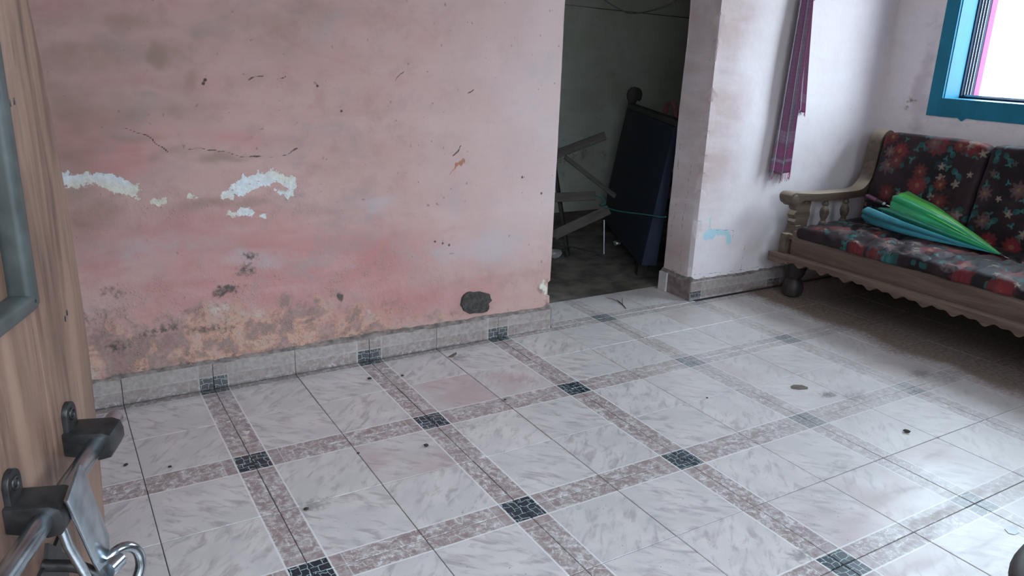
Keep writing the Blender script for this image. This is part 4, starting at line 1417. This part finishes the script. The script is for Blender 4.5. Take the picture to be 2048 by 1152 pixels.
plank('broken_plank', (2.30, 1.62, .0), (2.24, 1.74, .56), .04, .02, M_blackwood, 'dark upright slat behind the V of planks', 'plank', .3, G_)
plank('broken_plank', (1.86, 1.60, .0), (1.95, 1.68, .66), .05, .03, M_blackwood, 'dark upright post at the left of the wood pile', 'plank', .3, G_)
mt = empty('metal_bracket', (2.42, 1.52, .02))
tag(mt, 'thin bright metal angle bracket below the V of planks', 'bracket')
obj('foot_bar', tube([(2.20, 1.56, .10), (2.49, 1.50, .02)], .009, 8, flat=.5), M_alu, mt, 60)
obj('upright', tube([(2.485, 1.50, .02), (2.49, 1.53, .235)], .006, 8), M_alu, mt, 60)
cd_ = obj('cord', tube(catmull([(2.38, 1.50, .40), (2.40, 1.45, .394), (2.39, 1.40, .37), (2.345, 1.40, .362), (2.365, 1.27, .355), (2.37, 1.15, .365), (2.372, 1.02, .38), (2.378, .90, .39), (2.375, .86, .40)], 8), .0035, 8), M_cord, None, 60)
tag(cd_, 'turquoise cord trailing across the dark back room', 'cord')


def crumple(name, loc, r, mat, label, cat, seed, fz=.6, sub=2):
    b = bmesh.new()
    bmesh.ops.create_icosphere(b, subdivisions=sub, radius=r)
    rr = random.Random(seed)
    for v in b.verts:
        v.co *= rr.uniform(.6, 1.15)
        v.co.z = v.co.z * fz + r * fz
        if v.co.z < 0:
            v.co.z = 0
    o = obj(name, b, mat)
    o.location = loc
    return tag(o, label, cat)


crumple('plastic_scrap', (2.20, 1.63, -.002), .05, M_foil, 'crumpled shiny plastic scrap just inside the doorway at the left jamb', 'scrap', 3)
crumple('plastic_scrap', (2.76, 1.72, -.002), .032, M_foil, 'small crumpled white scrap on the dark floor near the settee', 'scrap', 4)
for k, (x, y, l) in enumerate(((2.34, 1.75, 'flat pale wood chip on the dark floor near the crumpled scrap'), (2.46, 1.66, 'second pale wood chip further right on the dark floor'), (2.40, 1.52, 'nearest wood chip on the dark back room floor'))):
    plank('wood_chip', (x, y, .003), (x + .09, y + .03, .004), .022, .008, M_oldwood, l, 'wood chip', 0, 'wood chips on the back room floor')

# ------------------------------------------------------------------ litter on the tiled floor


def flake(name, x, y, poly, mat, label, cat, rz=0.0, th=.002, z=.0008, curl=.0):
    b = bmesh.new()
    n = len(poly)
    top = [b.verts.new((px, py, th + curl * (px * px + py * py) * 40)) for px, py in poly]
    bt = [b.verts.new((px, py, curl * (px * px + py * py) * 40)) for px, py in poly]
    ct, cb2 = b.verts.new((0, 0, th * 1.3)), b.verts.new((0, 0, 0))
    for i in range(n):
        j = (i + 1) % n
        b.faces.new((top[i], top[j], ct)); b.faces.new((bt[j], bt[i], cb2)); b.faces.new((bt[i], bt[j], top[j], top[i]))
    o = obj(name, b, mat)
    o.location = (x, y, z)
    o.rotation_euler = (0, 0, rz)
    return tag(o, label, cat)


flake('dry_leaf', 2.003, -.393, [(-.035, -.012), (-.01, -.022), (.028, -.016), (.036, .0), (.02, .02), (-.012, .022), (-.03, .008)], M_leaf, 'flat grey brown leaf scrap on the pale tiles in front of the settee', 'leaf', -.5, .0015)
flake('dry_leaf', .926, .488, [(-.03, -.004), (-.005, -.010), (.02, -.006), (.03, .004), (.008, .010), (-.015, .006)], M_leaf, 'small dark curled leaf near the skirting of the pink wall', 'leaf', .4, .001, curl=.15)
M_flake = simple('clear_film', (.30, .35, .38), .3, .1, 20)
flake('plastic_flake', 1.755, -1.327, [(-.022, .0), (-.016, -.014), (.006, -.018), (.022, -.006), (.018, .010), (-.008, .014)], M_flake, 'clear grey plastic flake on the brightly reflecting tiles at lower right', 'flake', .2, .0007, curl=.0)
crumbs = [(.509, -.155, .011, 'dark dirt crumb on the pale tile beside the middle mosaic square'), (.536, .416, .009, 'dark crumb on the mauve band close to the pink wall'),
          (2.038, -.827, .013, 'black crumb on the tile in front of the settee shadow'), (.66, .39, .007, 'dark sliver on the tile edge near the second wall mosaic'),
          (-.337, .146, .008, 'tiny dark speck beside the far bolt bracket'), (-.224, .078, .006, 'tiny dark speck on the marble tile near the door edge'), (.066, -.326, .009, 'brown crumb on the band next to the reddish tile'),
          (.91, .028, .006, 'small dark crumb on the mauve band in mid floor'), (.30, -.10, .005, 'little dark dot on the tile left of centre'), (1.60, -.30, .005, 'little speck on the mauve band right of centre')]
for k, (x, y, r, l) in enumerate(crumbs):
    crumple('dirt_crumb', (x, y, .0), r, M_crumb, l, 'crumb', 50 + k, .5, 1)
tg = empty('twig', (2.02, .75, .001))
tag(tg, 'thin dark broom straw twig lying in the doorway', 'twig')
obj('stem', tube([(1.985, .66, .002), (2.005, .71, .003), (2.03, .79, .003)], [.0014, .0022, .0016], 6), M_crumb, tg)
obj('side_straw', tube([(2.008, .715, .003), (2.04, .76, .006), (2.075, .80, .003)], [.0015, .0015, .0008], 6), M_crumb, tg)
obj('side_straw', tube([(2.012, .735, .003), (2.012, .80, .006), (2.0, .84, .003)], [.0015, .0015, .0008], 6), M_crumb, tg)

# ------------------------------------------------------------------ round stool at the lower right corner
SX, SY, SZ, SR = 1.04, -1.943, .42, .30
so = empty('stool', (SX, SY, 0))
tag(so, 'dark brown round wooden stool at the lower right edge of the picture', 'stool')
obj('seat', lathe([(SR - .03, SZ - .034), (SR - .006, SZ - .03), (SR, SZ - .018), (SR - .004, SZ - .006), (SR - .014, SZ), (SR * .5, SZ + .001), (.02, SZ + .001)], SX, SY, 56), M_darkwood, so, 40)
for k in range(4):
    a = PI / 4 + k * PI / 2
    c_, s_ = math.cos(a), math.sin(a)
    obj('leg', tube([(SX + c_ * .20, SY + s_ * .20, 0), (SX + c_ * .17, SY + s_ * .17, .2), (SX + c_ * .14, SY + s_ * .14, SZ - .02)], [.014, .019, .022], 12), M_darkwood, so, 50)
for k in range(4):
    a, c2 = PI / 4 + k * PI / 2, PI / 4 + (k + 1) * PI / 2
    obj('stretcher', tube([(SX + math.cos(a) * .185, SY + math.sin(a) * .185, .12), (SX + math.cos(c2) * .185, SY + math.sin(c2) * .185, .12)], .010, 10), M_darkwood, so, 50)
